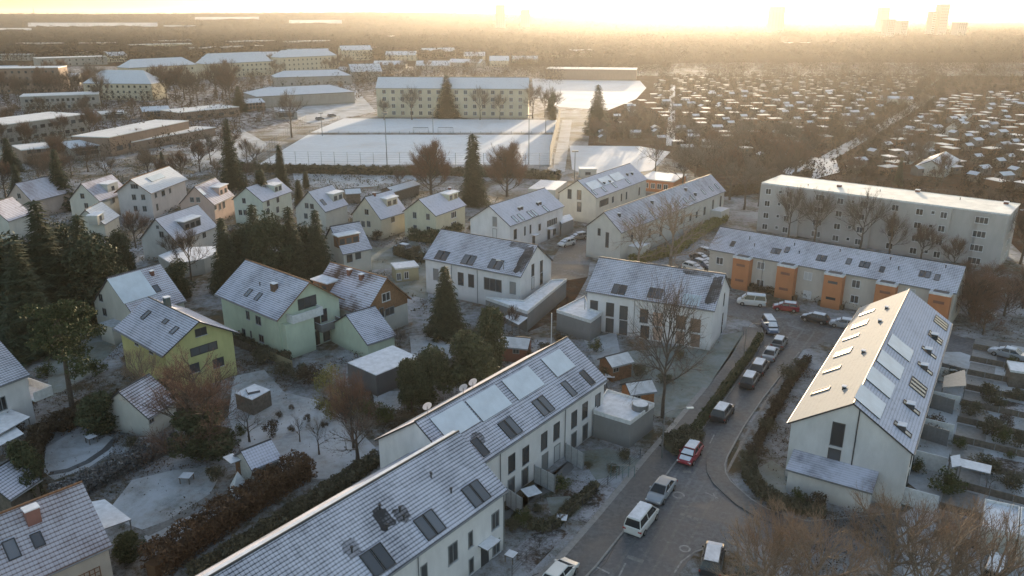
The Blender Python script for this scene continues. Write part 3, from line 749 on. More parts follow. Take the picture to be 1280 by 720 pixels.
# R9 orange stair towers
h=House('apartment_building','two storey white block with five orange stair towers on its street side','apartment building',(902,285),(1205,334),8.8,5.8,8.7,plaster('warm_white2',(.50,.47,.43)),M_roofA)
R9=h
for i,(x,y) in enumerate(((928,356),(983,364),(1041,378),(1105,390),(1174,398))):
    p=h.hit('F',x,y);u=max(-h.L2+1.7,min(h.L2-1.7,p.x));m=MB()
    a,b_=u-1.45,u+1.45;y0,y1=-h.w2-1.7,-h.w2-.004
    m.box(a,b_,y0,y1,0,5.5);o=link('stair_tower',m.mesh('stair_tower',M_orange),h.o)
    c=MB();c.box(a-.06,b_+.06,y0-.06,y1,5.503,5.85,0,1);c.box(a+.4,b_-.4,y0+.35,y1-.2,5.853,5.9,2);link('parapet',c.mesh('parapet',[M_framew,M_snowd,M_dark]),o)
    for z in (4.2,1.5):
        c=MB();c.box(u-.75,u+.75,y0-.03,y0+.02,z,z+.42);link('stair_window',c.mesh('stair_window',M_brick if (i+int(z))%3 else M_glass),o)
for x,y,k in ((899.7,326,0),(899,352,0),(951,332,1),(950,354,0),(1010,345,1),(1009,368,1),(1070,355,0),(1068,374,0),(1138,366,1),(1140,388,0)): h.win('F',x,y,1.3,1.3,2,glass=M_glassl if k else None,frame=M_framew)
for x,y,n in ((916,305,1),(970,314,2),(984,312.5,1),(1027,323,2),(1061,327,1),(1081,331,2),(1102.6,337,1),(1156,343,2),(1171.5,347,1)): h.skylight('RF',x,y,.75,1.25,n)
for x,y in ((937,299),(943,308),(993,307),(999,317),(1050,315),(1113,325),(1123,337),(1182,335)): h.vent('RF',x,y)
h.wins('R',[(1200,362,.9,1.3),(1196,385,.9,1.3)])
h.pipe('F',0,(953,340));h.pipe('F',0,(1161,370))
for i in range(4):
    h.annex('hedge_box',-h.L2+4.6+i*7.6,-h.L2+8.6+i*7.6,-h.w2-1.3,-h.w2-.4,.7,LF['brown'],LF['brown'])
# R10 four storey flat roof
a=G(947,287);b_=G(1248,337);d=(b_-a).normalized();n=Vector((-d.y,d.x,0))
c1=a+n*5.6;c2=b_+n*5.6
h=House('apartment_building','four storey pale block with flat sunlit snowy roof behind the orange towers','apartment building',(c1.x,c1.y),(c2.x,c2.y),11.2,10.4,10.4,plaster('greige',(.42,.40,.39)),plain('flat_roof_snow',(.80,.78,.73),.85,.15,.4),px=False)
R10=h
L=h.L
for (u0,u1) in ((.0,.19),(.30,.50),(.60,.80),(.90,1.0)):
    m=MB();m.box(-L/2+u0*L+(.003 if u0==0 else 0),-L/2+u1*L,-h.w2-.7,-h.w2-.003,0,10.25,0);link('bay',m.mesh('bay',h.wallm),h.o)
def bw(x,ys,w_,pn=2):
    for z in ys:
        p=h.hit('F',x,250);u=p.x;f=(u+L/2)/L
        yy=-h.w2-(.72 if any(a0<=f<=b0 for a0,b0 in((.0,.19),(.30,.50),(.60,.80),(.90,1.0))) else 0)
        g,fr,si=winmesh(w_,1.25 if w_>.8 else .7,pn,M_glass,M_framew);q=link('window',g,h.o,(u,yy,z if w_>.8 else z+.5));link('frame',fr,q);link('sill',si,q)
for x,w_,pn in ((961,1.2,2),(976,.7,1),(987,1.2,2),(1025,1.9,3),(1052,1.3,2),(1068,.7,1),(1081,1.2,2),(1123,2.0,3),(1153,1.3,2),(1170,.7,1),(1184,1.2,2),(1233,2.2,3)): bw(x,(8.3,5.65,3.0,.5),w_,pn)
for x,y in ((1049,233.6),(1147,240),(1257.6,255)): h.chimney('T',x,y,.8,.8,.8,M_brick)
h.auto('R',2,4,1.0,1.2,.9,2.6,3)
for x,y in ((1100,240),(1010,233),(1200,250)): h.vent('T',x,y)
# ---- grey terrace boxes and garages (their own things)
def boxpx(name,label,cat,pts,z,wall,parapet=True,group=None):
    P=[G(*p,z) for p in pts];c=sum(P,Vector())/len(P);c.z=0
    o=thing(name,label,cat,c,0,group)
    Q=[(p.x-c.x,p.y-c.y) for p in P];m=MB();m.prism(Q,0,z);link('wall',m.mesh('wall',[wall]),o)
    r=MB();Qi=[(x*.985,y*.985) for x,y in Q];r.prism(Qi,z+.003,z+.1,0);link('snow_deck',r.mesh('snow_deck',M_snow),o)
    if parapet:
        r=MB()
        for i in range(len(Q)):
            a,b_=Vector(Q[i]),Vector(Q[(i+1)%len(Q)]);d=(b_-a);
            if d.length<.2: continue
            d.normalize();nn=Vector((-d.y,d.x))*.05
            r.prism([tuple(a-nn),tuple(b_-nn),tuple(b_+nn),tuple(a+nn)],z-.1+.001*i,z+.38+.002*i)
        link('parapet',r.mesh('parapet',M_framew),o)
    return o
boxpx('terrace_box','grey roof terrace box with a round snowy tub, right end of the solar panel terrace','garage',[(759,490),(817.5,507.5),(787.5,530),(742,516)],3.0,M_grey)
boxpx('terrace_box','plain grey terrace box with snowy deck at the left end of the white terrace','garage',[(696,390),(731,372),(736,388),(752,393),(738,403)],3.0,M_grey)
boxpx('terrace_box','long grey garage row wrapping the right end of the middle white terrace','garage',[(607,374),(655,378),(690,352),(708,351),(659,392)],2.9,M_grey)
boxpx('garage','low grey annex with snowy top at the right end of the blue roofed terrace','garage',[(697,272),(712,268),(717,274),(702,280)],2.9,M_grey,False)
c=G(800,511,3.1);t=MB();t.tube([(0,0,0),(0,0,.65)],.95,20,0);o=link('tub',t.mesh('tub',M_metal),None,c);tag(o,'round tub with a snowy lid standing on the grey roof terrace','tub');t=MB();t.tube([(0,0,.655),(0,0,.72)],.85,20);link('lid',t.mesh('lid',M_snow),o)
# privacy screens at the terrace gardens
def screen(x0,y0,x1,y1,h_,label,mat=None):
    a,b_=G(x0,y0),G(x1,y1);d=b_-a;L=d.length;m=MB();m.box(-L/2,L/2,-.04,.04,.05,h_)
    o=link('privacy_screen',m.mesh('privacy_screen',mat or plain('screen_pale',(.36,.38,.40),.7)),None,(a+b_)/2,(0,0,math.atan2(d.y,d.x)));tag(o,label,'screen')
    m=MB()
    for i in range(int(L/.9)+2):
        x=-L/2+i*L/(int(L/.9)+1);m.box(x-.04,x+.04,-.07,.07,0,h_+.05)
    link('post',m.mesh('post',M_frame),o)
screen(668,603,693,616,2.0,'pale privacy screen nearest the double doors, middle of the solar panel terrace front')
screen(707,575,729,588,2.0,'pale privacy screen farther up the solar panel terrace front')
screen(633,632,652,645,2.0,'pale privacy screen touching the foreground terrace corner')
# ================================================================== DETACHED HOUSES
GD='detached houses with snowy roofs'
def DH(label,p1,p2,w,he,hr,wall,roof,**k): return House('detached_house',label,'house',p1,p2,w,he,hr,wall,roof,group=GD,**k)
mint=plaster('mint_render',(.50,.57,.45));yel=plaster('yellow_green_render',(.47,.46,.21));off=plaster('offwhite',(.50,.49,.45))
h=DH('pale green house with brown chimney and a balcony in its right gable',(310.7,326.8),(383.7,352.7),10.2,6.1,9.8,mint,M_roofA,ov=.7,ovg=.7,trim=M_wood)
H1=h
h.wins('F',[(310,394,.9,1.3),(323,400.5,1.3,1.3),(305,416,.9,1.3),(314,418,.4,1.1,1),(327,423,1.2,1.1)]);h.win('R',384,378,3.0,1.6,3,frame=M_dark);h.wins('R',[(405,394,1.0,1.9,1),(393,404,1.9,1.8,2),(408,418,1.1,1.9,1)],frame=M_dark)
h.win('R',394,428,1.6,2.1,1,frame=M_dark);h.balcony('R',378,400,5.0,1.5,z=5.2);h.balcony('R',408,418,3.6,1.6,z=2.6,mat=M_grey)
m=MB();m.box(h.L2+.003,h.L2+1.2,-h.w2+.3,-h.w2+4.9,0,5.0);link('bay',m.mesh('bay',mint),h.o)
h.skylight('RF',310.7,366,.9,1.4);h.skylight('RF',323,371,.9,1.4);h.chimney('RF',343,362,.9,.7,1.7,plain('brown_brick',(.12,.08,.06)));h.vent('RF',325,357)
h=DH('yellow-green house with teal chimney and aerial, slim spruce at its gable',(188,374),(246,402),9,6.1,8.8,yel,M_roofA,ov=.7,ovg=.6)
h.wins('R',[(251,414.7,1.5,1.0,2),(255,436,3.6,1.1,3),(273,453,1.5,1.2,2),(243,460,1.3,1.2)],frame=M_dark);h.wins('F',[(188,433,1,1.2),(170,425,1,1.2)])
h.skylight('RF',182.5,394,.9,1.4);h.skylight('RF',207,402,1,.8);h.skylight('RF',218,413,.9,1.2);h.chimney('RF',209,379,.7,.7,1.5,plain('teal_sheet',(.06,.085,.09)))
h=DH('low white house with purple-tinged roof and large snowy panel field, beside the yellow-green house',(136,348),(198,331),10.4,4.3,9.0,off,M_roofD,ov=.4)
h.panel('RF',165,359,5.2,4.6);h.skylight('RF',192,362,.9,1.3,2);h.annex('porch',-h.L2-2.2,-h.L2-.003,-2.6,.6,2.7,None,M_snowd);h.wins('L',[(126,372,1,1.2),(131,390,1,1.2)]);h.chimney('RF',190,343,.5,.5,1.0)
h=DH('brown timber gabled house with half bare roof behind the pale green house',(415.5,329.6),(481,348),8.6,4.4,8.5,off,M_roofC,ov=.6,ovg=.5,trim=M_wood)
m=MB();m.face([(h.L2+.03,-h.w2,h.he-.9),(h.L2+.03,h.w2,h.he-.9),(h.L2+.03,h.w2,h.he-.05),(h.L2+.03,0,h.hr-.05),(h.L2+.03,-h.w2,h.he-.05)]);link('timber_gable',m.mesh('timber_gable',plain('timber_cladding',(.24,.13,.07),.8,.2,5)),h.o)
h.L2+=.04;h.win('R',482.5,371,1.6,1.3,2,frame=M_framew);h.wins('R',[(487,389,1.8,1.2,2),(477,391,.9,1.6,1)]);h.L2-=.04
h.dormer('RF',408,354,3.0,1.4,M_wood,2);h.chimney('RF',437,342,.6,.6,1.2);h.chimney('RF',452,348,.6,.6,1.2)
h=House('garage','small low building with striped snowy roof between the pale green house and the flat garage','garage',(434,394),(467,384.5),9.5,2.5,5.4,mint,M_roofA,ov=.3)
H5=h
boxpx('garage','grey garage with flat snowy roof next to the brown autumn shrub','garage',[(434,454),(491,432),(525,447.5),(470,470)],2.8,M_greyd,False)
o=boxpx('garden_hut','flat roofed garden hut with snowy skylight dome in the left garden','hut',[(294,492),(318,480.5),(338,488),(315,500.5)],2.0,M_fence,False)
m=MB();m.box(-.7,.7,-.7,.7,2.1,2.4,0,1);link('skylight_dome',m.mesh('skylight_dome',[M_greyd,M_snow]),o,(0,0,0),(0,0,.5))
h=DH('small white house with broad dark dormer right of the tall dark firs',(414,284),(448,278),8,4.4,8.5,off,M_roofA)
h.dormer('RF',432,295,3.6,1.4,M_wood,3);h.wins('F',[(437,323,1.1,1.4),(447.6,319,1.1,1.4)],frame=M_dark)
h=DH('cream two storey house with twin snowy dormers beside a dark hedge',(524,249.7),(561.6,237.5),8,5.6,8.5,plaster('cream',(.50,.49,.38)),M_roofB)
h.wins('L',[(518.4,269,.9,1.3),(535,271,.9,1.3),(519,285,.9,1.3),(535.7,287,.9,1.3)]);h.dormer('RF',561,244,3.2,1.4,None,2);h.wins('F',[(567,268.4,2.0,1.4,3),(567,281,2.0,1.4,3)],frame=M_framew);h.chimney('RF',562,238,.5,.5,1.2)
h=DH('cream gabled house with one dormer, left of the twin dormer house',(456.6,247),(489,238.4),8,4.4,8.5,plaster('cream2',(.48,.44,.36)),M_roofB)
h.wins('L',[(458.4,265,1.1,1.2),(454,280,1,1.3),(461,280,1,1.3)]);h.dormer('RF',484.7,249,3.0,1.4,None,2);h.win('F',491,274,1.2,1.3);h.chimney('RF',468,244,.5,.5,1.)
h=DH('pale house with white topped dormer, third left of the twin dormer house',(386,240),(414,232),8.2,4.5,8.4,off,M_roofB)
h.wins('L',[(383.4,257,1,1.2),(390,258,1,1.2),(382.5,270,1,1.2)]);h.dormer('RF',417,243.5,3.0,1.4,None,2);h.skylight('RF',404,253,1,1.6)
h=DH('pale mint house half hidden by a slim cypress',(308,235),(345,223),7.5,5.6,8.4,plaster('pale_mint',(.47,.51,.46)),M_roofB)
h.wins('L',[(305,251,.9,1.2),(300.6,265.6,.9,1.2),(306.6,265.6,.9,1.2)]);h.wins('F',[(335,252,1,1.4),(347,248,1,1.4),(335,264,1,1.4),(347,262,1,1.4)]);h.dormer('RF',342,234,2.6,1.3,None,2)
h=DH('pink rendered house with large snowy dormer',(243.4,233.7),(268.7,223.4),8.0,4.5,8.4,plaster('pink_render',(.50,.36,.31)),M_roofD)
h.wins('L',[(240,249.7,.9,1.1),(247.7,249.7,.9,1.1)]);h.dormer('RF',273,236,3.6,1.6,None,2);h.wins('F',[(275,258,.9,1.5),(280,256,.9,1.5),(262,262,1.0,1.2)]);h.panel('RF',252,240,1.4,2)
h=DH('tall white house with broad blue-white roof and dark eaves, tallest of the upper left group',(164.7,224.4),(209.7,209),8.2,6.1,9.0,plaster('lilac_white',(.49,.46,.46)),M_roofE,ov=.6,ovg=.6,trim=M_wood)
h.win('L',168,233,1.8,1.1,3);h.wins('L',[(167.5,246.5,1,1.3),(179,246.5,1,1.3),(169.7,260.6,.9,1.3),(181,261,1,1.3)]);h.wins('F',[(194.7,244,.8,1.2),(204,241.6,1.4,1.3),(212.5,238.4,.8,1.2),(196.6,259,.8,1.6)]);h.panel('RF',195,222,6,1.6,M_solarl)
h=DH('cream house with a big yellowish snowy dormer, left of the tall white house',(102,230),(139,219),7.6,4.6,8.4,off,M_roofD)
h.wins('L',[(103,245,1,1.2),(108,257,1,1.2)]);h.dormer('RF',135,232,3.4,1.6,None,1);h.win('F',142,250,.8,1.3)
h=DH('small low house with a white topped dormer at the foot of the tall white house',(107,263),(126,253),6.5,3.2,6.2,off,M_roofE)
h.dormer('RF',118,270,2.8,1.2,None,1)
h=DH('grey-white house with central snowy dormer and tree branches before it',(194.7,274),(246,257),8,4.3,8.3,plaster('grey_white',(.43,.43,.43)),M_roofB)
h.dormer('RF',234,277,4.2,1.5,M_greyd,3);h.wins('L',[(202,293,1,1.2),(197,284,.6,.7)]);h.wins('F',[(235,298,1,1.3),(255,292,1,1.3)])
boxpx('garage','low flat annex with sunlit snow in front of the grey-white house','annex',[(197.5,320),(222,310),(272,308),(270,317),(255,324),(215,331)],2.8,off,False)
h=DH('house at the upper left with a reddish gable among bare trees',(20,230),(69,219),7.5,4.4,8.2,plaster('rose_grey',(.40,.34,.31)),M_roofD);h.wins('L',[(24,245,1,1.2),(20,252,1,1.2)])
h=DH('cream house cut by the left frame edge in the upper group',(-14,256),(14,247),7,4.4,7.8,off,M_roofD)
h=DH('brown roofed house in the bottom left corner with brick chimney',(-60,668),(99,606),8.2,4.5,8.3,plaster('beige_render',(.40,.38,.34)),snowroof('snow_roof_tiles',(.12,.085,.08),.75,.36,1.0,(.44,.44,.50)),ov=.4,trim=M_wood)
H20=h
h.wins('F',[(51,716,1.0,1.2),(37,721,.7,1.1)],frame=M_dark);h.skylight('RF',14.5,687,.9,1.6);h.skylight('RF',47,675,.8,1.2);h.chimney('RF',41,648,1.0,.8,1.7,plaster('brick_red2',(.24,.12,.10)),False)
for x in (101,115): 
    p=h.hit('F',x,700);m=MB()
    for i in range(3): m.box(-.4+i*.4-.03,-.4+i*.4+.03,-.12,-.07,.4,3.0)
    for j in range(7): m.box(-.45,.45,-.069,-.03,.5+j*.4,.55+j*.4)
    link('trellis',m.mesh('trellis',M_wood),h.o,(p.x,-h.w2,0))
def canopy(name,label,pts,z,posts=True,mat=None):
    P=[G(*p,z) for p in pts];c=sum(P,Vector())/len(P);c.z=0;o=thing(name,label,name.replace('_',' '),c)
    Q=[(p.x-c.x,p.y-c.y) for p in P];m=MB();m.prism(Q,z-.12,z,0,1);link('roof',m.mesh('roof',[M_frame,mat or M_snow]),o)
    for x,y in Q:
        m=MB();m.tube([(x*.93,y*.93,0),(x*.93,y*.93,z-.12)],.06,6);link('post',m.mesh('post',M_metal),o)
canopy('carport','white topped carport at the right end of the brown roofed house',[(114,627),(131,624),(164,649),(130,661)],2.6)
h=DH('white house cut by the left frame edge, with a sunlit balcony',(-60,447),(-3,428),9,6.2,9.2,W,M_roofA,ov=.5)
h.wins('F',[(2,505,1,1.6)]);h.balcony('R',30,500,4.5,2.2,z=3.0)
canopy('lean_to_roof','upper snowy lean-to roof under the sunlit balcony at the left edge',[(-25,532),(4,508),(38,521),(-10,548)],2.8)
canopy('lean_to_roof','lower snowy lean-to roof at the left edge below the balcony',[(-25,551),(18,532),(30,542),(-12,563)],2.4)
h=House('shed','small snowy gabled shed at the left edge beside the dark shrub','shed',(-20,597),(16,575),5,2.4,4.2,M_fence,M_roofA)
h=House('old_shed','old low house with ragged snowy tiles under the birch twigs','shed',(150,490),(185,470),6.6,2.6,5.2,off,snowroof('snow_roof_ragged',(.06,.055,.055),.55,.36,1.1),ov=.4);h.win('R',190,520,.8,.9);h.win('F',166,512,.7,.8)
h=House('garden_shed','white garden shed with striped snowy roof and open door in the left garden','shed',(304,564.5),(336,552),3.4,2.3,3.5,plain('shed_white',(.42,.42,.40),.8),M_roofB,ov=.3);h.door('L',298,585,1.0,1.9,M_wood);h.win('F',315,590,.7,.8)
S1=h
# orange garden houses
GO='orange garden huts behind the white terraces'
def hut(label,p1,p2,w,mat=M_woodo): 
    h=House('garden_house',label,'garden house',p1,p2,w,2.1,2.9,mat,plain('snow_lid',(.60,.61,.64),.8,.15,1),ov=.25,ovg=.25,group=GO);h.door('F' if w<3 else 'L',0,0,.9,1.7) if 0 else None;return h
h=hut('orange wooden garden hut with arched snowy lid under the big bare tree',(784,480),(812,476),2.8);h.win('F',797,492,.9,.7,px=True,sill=False)
h=hut('brown garden hut with snowy lid near the snowy terrace garden',(758,447),(782,441),2.8,M_wood);h.win('F',768,456,.9,.7,sill=False)
h=hut('red-brown hut with angular snowy lid behind the solar panel terrace',(627,421),(661,424),3.2,M_brick);h.win('F',645,436,.9,.7,sill=False)
canopy('garden_canopy','snow topped canopy in the yard below the middle terrace garages',[(629,396),(640,391),(660,397),(648,406)],2.4)
h=House('garden_house','small yellow summer house with flat snowy roof, left of the middle terrace','garden house',(492,333),(520,330),3.4,2.5,2.5,plaster('cream3',(.42,.38,.25)),M_snow);h.wins('F',[(497,346,.8,1.3),(508,344,.8,1.3)],frame=M_framew)
House('long_shed','long narrow snowy roofed shed beside the reddish round tree','shed',(484,235),(516,226),4,2.6,3.4,M_fence,M_roofE)
House('long_shed','small snowy roofed shed by the pale houses near the pitch hedge','shed',(432,237),(449,236),3.5,2.4,3.2,M_fence,M_roofE)
boxpx('garage','flat snowy roofed garage behind the cream-white terrace','garage',[(660,236),(676,225),(709,227),(694,238)],2.8,off,False)
h=House('kiosk','small white kiosk with a flat snowy roof at the snow field edge','kiosk',(724,210),(745,210),4,2.6,2.6,off,M_snow);h.win('F',735,217,1.6,.9)
h=House('annex_building','low orange-brick building with flat roof behind the longest terrace','building',(808,219),(850,223),11,3.2,3.2,M_orange,M_snow);h.auto('F',4,1,1.2,1.4,.9)
# ================================================================== FAR BUILDINGS
def far(name,label,cat,A,B,ye,depth,yr=None,wall=None,roof=None,hip=0,n=0,rows=0,w=1.2,h=1.3,z0=1.1,group=None,simple=True,nl=0,ov=.4):
    a,b_=G(*A),G(*B);d=(b_-a).normalized();nn=Vector((-d.y,d.x,0))
    he=zat(a.x,a.y,ye);m=(a+b_)/2+nn*depth/2
    hr=zat(m.x,m.y,yr) if yr else he
    he=max(2.4,he);hr=max(hr,he+ (1.5 if yr else 0))
    c1,c2=a+nn*depth/2,b_+nn*depth/2
    H=House(name,label,cat,(c1.x,c1.y),(c2.x,c2.y),depth,he,hr,wall,roof,px=False,hip=hip,group=group,ov=ov)
    if n: H.auto('F',n,rows,w,h,z0,(he-.5)/rows,1.5,simple=simple)
    if nl: H.auto('L',nl,rows,w,h,z0,(he-.5)/rows,2,simple=True)
    return H
crm=plaster('far_cream',(.50,.45,.34));fbr=plaster('far_brown',(.24,.17,.13));fgr=plaster('far_grey',(.28,.27,.25))
far('apartment_building','long four storey cream block with snowy roof directly above the snowy pitches','apartment building',(472,146.5),(660,148),110,12,97,crm,M_roofE,n=16,rows=4,simple=False,w=1.7,h=1.8)
H=far('hall','long hall with brown front and bright snowy roof behind the farthest snow pitch','hall',(682,99.5),(795,101),86,22,None,fbr,M_roofF)
far('barracks','cream hipped roof building with a row of small roof windows, upper left','building',(107,125),(192,126),104,15,88,crm,M_roofE,hip=8,n=11,rows=3)
far('barracks','cream wing behind the hipped roof building, upper left','building',(165,107),(248,101),85,15,73,crm,M_roofE,hip=6,n=11,rows=3)
far('barracks','three storey cream block with snowy roof, third from the left of the far barracks','building',(259,99),(343,94),80,15,66,crm,M_roofE,hip=6,n=14,rows=3)
far('barracks','cream block right of the third far barracks, partly behind bare trees','building',(352,90),(422,86),72,15,62,crm,M_roofE,hip=6,n=12,rows=3)
far('barracks','farthest small cream block at the right of the barracks row','building',(428,76),(466,75),63,14,57,crm,M_roofE,n=7,rows=3)
far('hall','hipped blue-white hall roof beside the snowy yard left of the pitches','hall',(322,136),(444,129),121,26,108,fgr,M_roofE,hip=9)
far('hall','smaller hipped hall roof behind the snowy yard','hall',(345,109),(440,106),97,20,88,fgr,M_roofE,hip=7,n=8,rows=1)
far('hall','long low hall with a snowy roof left of the four storey cream block','hall',(440,103),(478,102),90,18,80,fgr,M_roofE,n=4,rows=1)
far('hall','flat hall with brown wall and double snowy roof, nearest of the flat halls','hall',(140,196),(238,172),172,14,None,fbr,M_roofF,n=7,rows=1,w=3,h=1.6,z0=1.5)
far('hall','lower second roof joined to the nearest flat hall','hall',(165,190),(270,170),178,9,None,fbr,M_roofF)
far('hall','flat brown hall with pale snowy roof right of the nearest flat hall','hall',(226,153),(300,145),141,16,None,fbr,M_roofF,n=5,rows=1,w=2.4)
far('hall','long flat hall with bright roof edge at the left frame edge','hall',(-40,190),(112,166),163,20,None,fgr,M_roofF,n=14,rows=2,w=2.0)
far('school','flat two storey building with snowy roof left of the hipped building','building',(28,140),(126,136),121,16,None,fgr,M_roofF,n=14,rows=2)
far('school','tall brown block at the left frame edge among bare trees','building',(-30,118),(78,116),86,18,None,fbr,M_roofE,n=12,rows=4)
far('school','flat snowy block behind the tall brown block','building',(48,84),(135,81),73,20,None,fgr,M_roofF,n=10,rows=2)
far('school','dark glazed low block between the far flat roofs, upper left','building',(95,75),(136,74),66,14,None,fgr,M_roofF,n=6,rows=1,w=4)
far('school','pale flat block on the far left row with a white front','building',(166,66),(242,64),56,18,None,crm,M_roofF,n=12,rows=2)
far('school','long flat block before the distant woods, upper left centre','building',(250,70),(330,66),60,18,None,fgr,M_roofF,n=10,rows=2)
far('school','white topped block at the far middle left near the barracks','building',(292,60),(345,58),52,18,None,fgr,M_roofF,n=6,rows=2)
far('school','flat far block right of centre left woods','building',(364,60),(420,58),52,18,None,fgr,M_roofF,n=6,rows=2)
for i,(a,b_,ye,yr,l) in enumerate((((467,87),(507,87),81,76,'low far house row with snowy roof, first right of the barracks'),((520,88),(562,88),82,76,'low far house row with snowy roof, above the left half of the cream block'),((560,84),(600,85),78,74,'snowy roofed low house above the right half of the cream block'),((612,84),(636,84),76,70,'small pale gabled hall standing alone above the cream block'),((420,95),(462,96),88,84,'low snowy roofed hall at the right foot of the barracks'))):
    far('far_house',l,'house',a,b_,ye,14,yr,crm if i in(3,) else fgr,M_roofE,n=5,rows=1)
for i,(a,b_,ye,yr,w_) in enumerate((((0,100),(40,99),88,82,fbr),((60,108),(100,107),97,92,fgr),((0,76),(38,76),68,None,fgr),((138,78),(160,77),70,65,crm),((255,84),(290,83),76,71,fbr),((300,78),(350,77),70,65,fgr),((360,74),(412,73),66,61,crm),((430,68),(480,67),60,None,fgr),((482,76),(520,76),69,64,crm),((530,72),(570,71),65,60,fgr),((580,76),(606,76),70,65,crm),((195,58),(240,57),51,None,fgr),((100,62),(150,61),54,None,crm),((20,62),(80,62),54,None,fgr),((300,140),(332,138),130,124,fbr),((345,150),(372,149),141,136,fgr),((180,150),(214,148),140,134,fbr),((128,152),(160,150),143,None,fgr),((30,205),(78,200),188,None,fbr),((90,200),(130,195),186,181,fgr),((640,80),(672,80),74,70,crm),((690,72),(740,72),66,62,fgr),((410,86),(425,85),79,74,crm))):
    far('far_building','building with snowy roof among trees in the far upper left quarter','building',a,b_,ye,13,yr,w_,M_roofE if yr else M_roofF,n=6,rows=2,group='far buildings of the upper left quarter')
# far tower blocks
TG='tower blocks on the horizon'
for (x0,x1,yb,yt,l) in ((618,633,40,4,'pale tower block left of the sun glow, taller of its pair'),(649,664,40,10,'pale tower block left of the sun glow, shorter of its pair'),(960,980,45,6,'dark broad tower block standing alone right of the sun glow'),
    (1096,1110,44,7,'slim tower block first of the right hand cluster'),(1105,1118,52,22,'short pale tower block in front of the slim tower'),(1122,1134,50,24,'second short pale tower block in the right cluster'),(1160,1168,48,12,'left shaft of the stepped tower block on the right'),(1169,1183,48,3,'tallest stepped tower block on the right'),(1193,1208,50,26,'squat grey tower block right of the tallest one')):
    x0+=1.5;x1-=1.5;yt+=2
    T=far('tower_block',l,'tower block',(x0,yb),(x1,yb),yt,22,None,fgr,M_roofF,n=4,rows=12,group=TG)
m=MB();p=G(45,30);m.tube([(0,0,0),(0,0,zat(p.x,p.y,9))],[2.5,1.5],8);tag(link('mast',m.mesh('mast',M_metal),None,p),'thin radio mast on the wooded ridge at the upper left','mast')
# ================================================================== TREES
def limb(m,p,d,L,r,depth,rr,tw,up,spread,kids_,lens):
    """recursive branch; m gets tubes, tw gets sliver triangles"""
    n=3 if depth>0 else 2;pts=[p];q=p.copy();dd=d.copy()
    for i in range(n):
        dd=(dd+Vector((rr.gauss(0,.13),rr.gauss(0,.13),rr.gauss(0,.08)+up))).normalized();q=q+dd*L/n;pts.append(q.copy())
    if r>.018: m.tube(pts,[r*(1-.5*i/n) for i in range(n+1)],5 if r>.06 else 3,0,False)
    else:
        for i in range(n):
            s=Vector((rr.uniform(-1,1),rr.uniform(-1,1),rr.uniform(-.3,.3))).normalized()*max(.014,r)
            tw.append((pts[i]-s,pts[i]+s,pts[i+1]))
    if depth<=0: return
    for k in range(kids_):
        t=rr.uniform(.3,1.0) if k<kids_-1 else 1.0
        j=min(n-1,int(t*n));b=pts[j].lerp(pts[j+1],t*n-j)
        ax=Vector((rr.gauss(0,1),rr.gauss(0,1),rr.gauss(0,1))).cross(dd)
        if ax.length<.01: continue
        ax.normalize();a=rr.uniform(.35,1.0)*spread
        nd=(Matrix.Rotation(a if k<kids_-1 else a*.4,3,ax)@dd).normalized()
        limb(m,b,nd,L*rr.uniform(.55,.8)*lens,r*.58,depth-1,rr,tw,up,spread,kids_,lens)
def bare(seed,H,kind='brown',depth=4,kids_=5,nl=8,spread=.9,trunkh=.3,up=.08,light=False,lens=1.0,tr=None):
    rr=random.Random(seed);t=MB();c=MB();tw=[]
    r=tr or H*.018+.04
    tp=[Vector((0,0,0))]
    for i in range(1,6): tp.append(Vector((rr.gauss(0,.02*H*.3),rr.gauss(0,.02*H*.3),H*.62*i/5)))
    t.tube(tp,[r*1.25,r,r*.85,r*.65,r*.45,r*.25],7)
    for i in range(nl):
        z=H*(trunkh+(.62-trunkh)*i/(nl-1));k=min(4,int(z/(H*.62)*5));b=tp[k].lerp(tp[k+1],z/(H*.62)*5-k) if k<5 else tp[5]
        an=i*2.4+rr.uniform(-.4,.4);el=rr.uniform(.35,.9)+.5*(i/nl)
        d=Vector((math.cos(an)*math.cos(el),math.sin(an)*math.cos(el),math.sin(el)))
        limb(c,b,d,H*.26*(1.15-.35*i/nl),r*.42,depth,rr,tw,up,spread,kids_,lens)
    T=np.array([[tuple(a) for a in q] for q in tw]) if tw else np.zeros((0,3,3))
    tm=t.mesh('trunk',M_barkl if light else M_bark)
    # merge limbs + twigs
    n0=len(c.v)
    for q in tw:
        k=len(c.v);c.v+= [tuple(a) for a in q];c.f.append((k,k+1,k+2));c.m.append(1);c.u+=[(0,0)]*3
    cm=c.mesh('crown',[M_barkl if light else M_bark,TW[kind]])
    return tm,cm,H
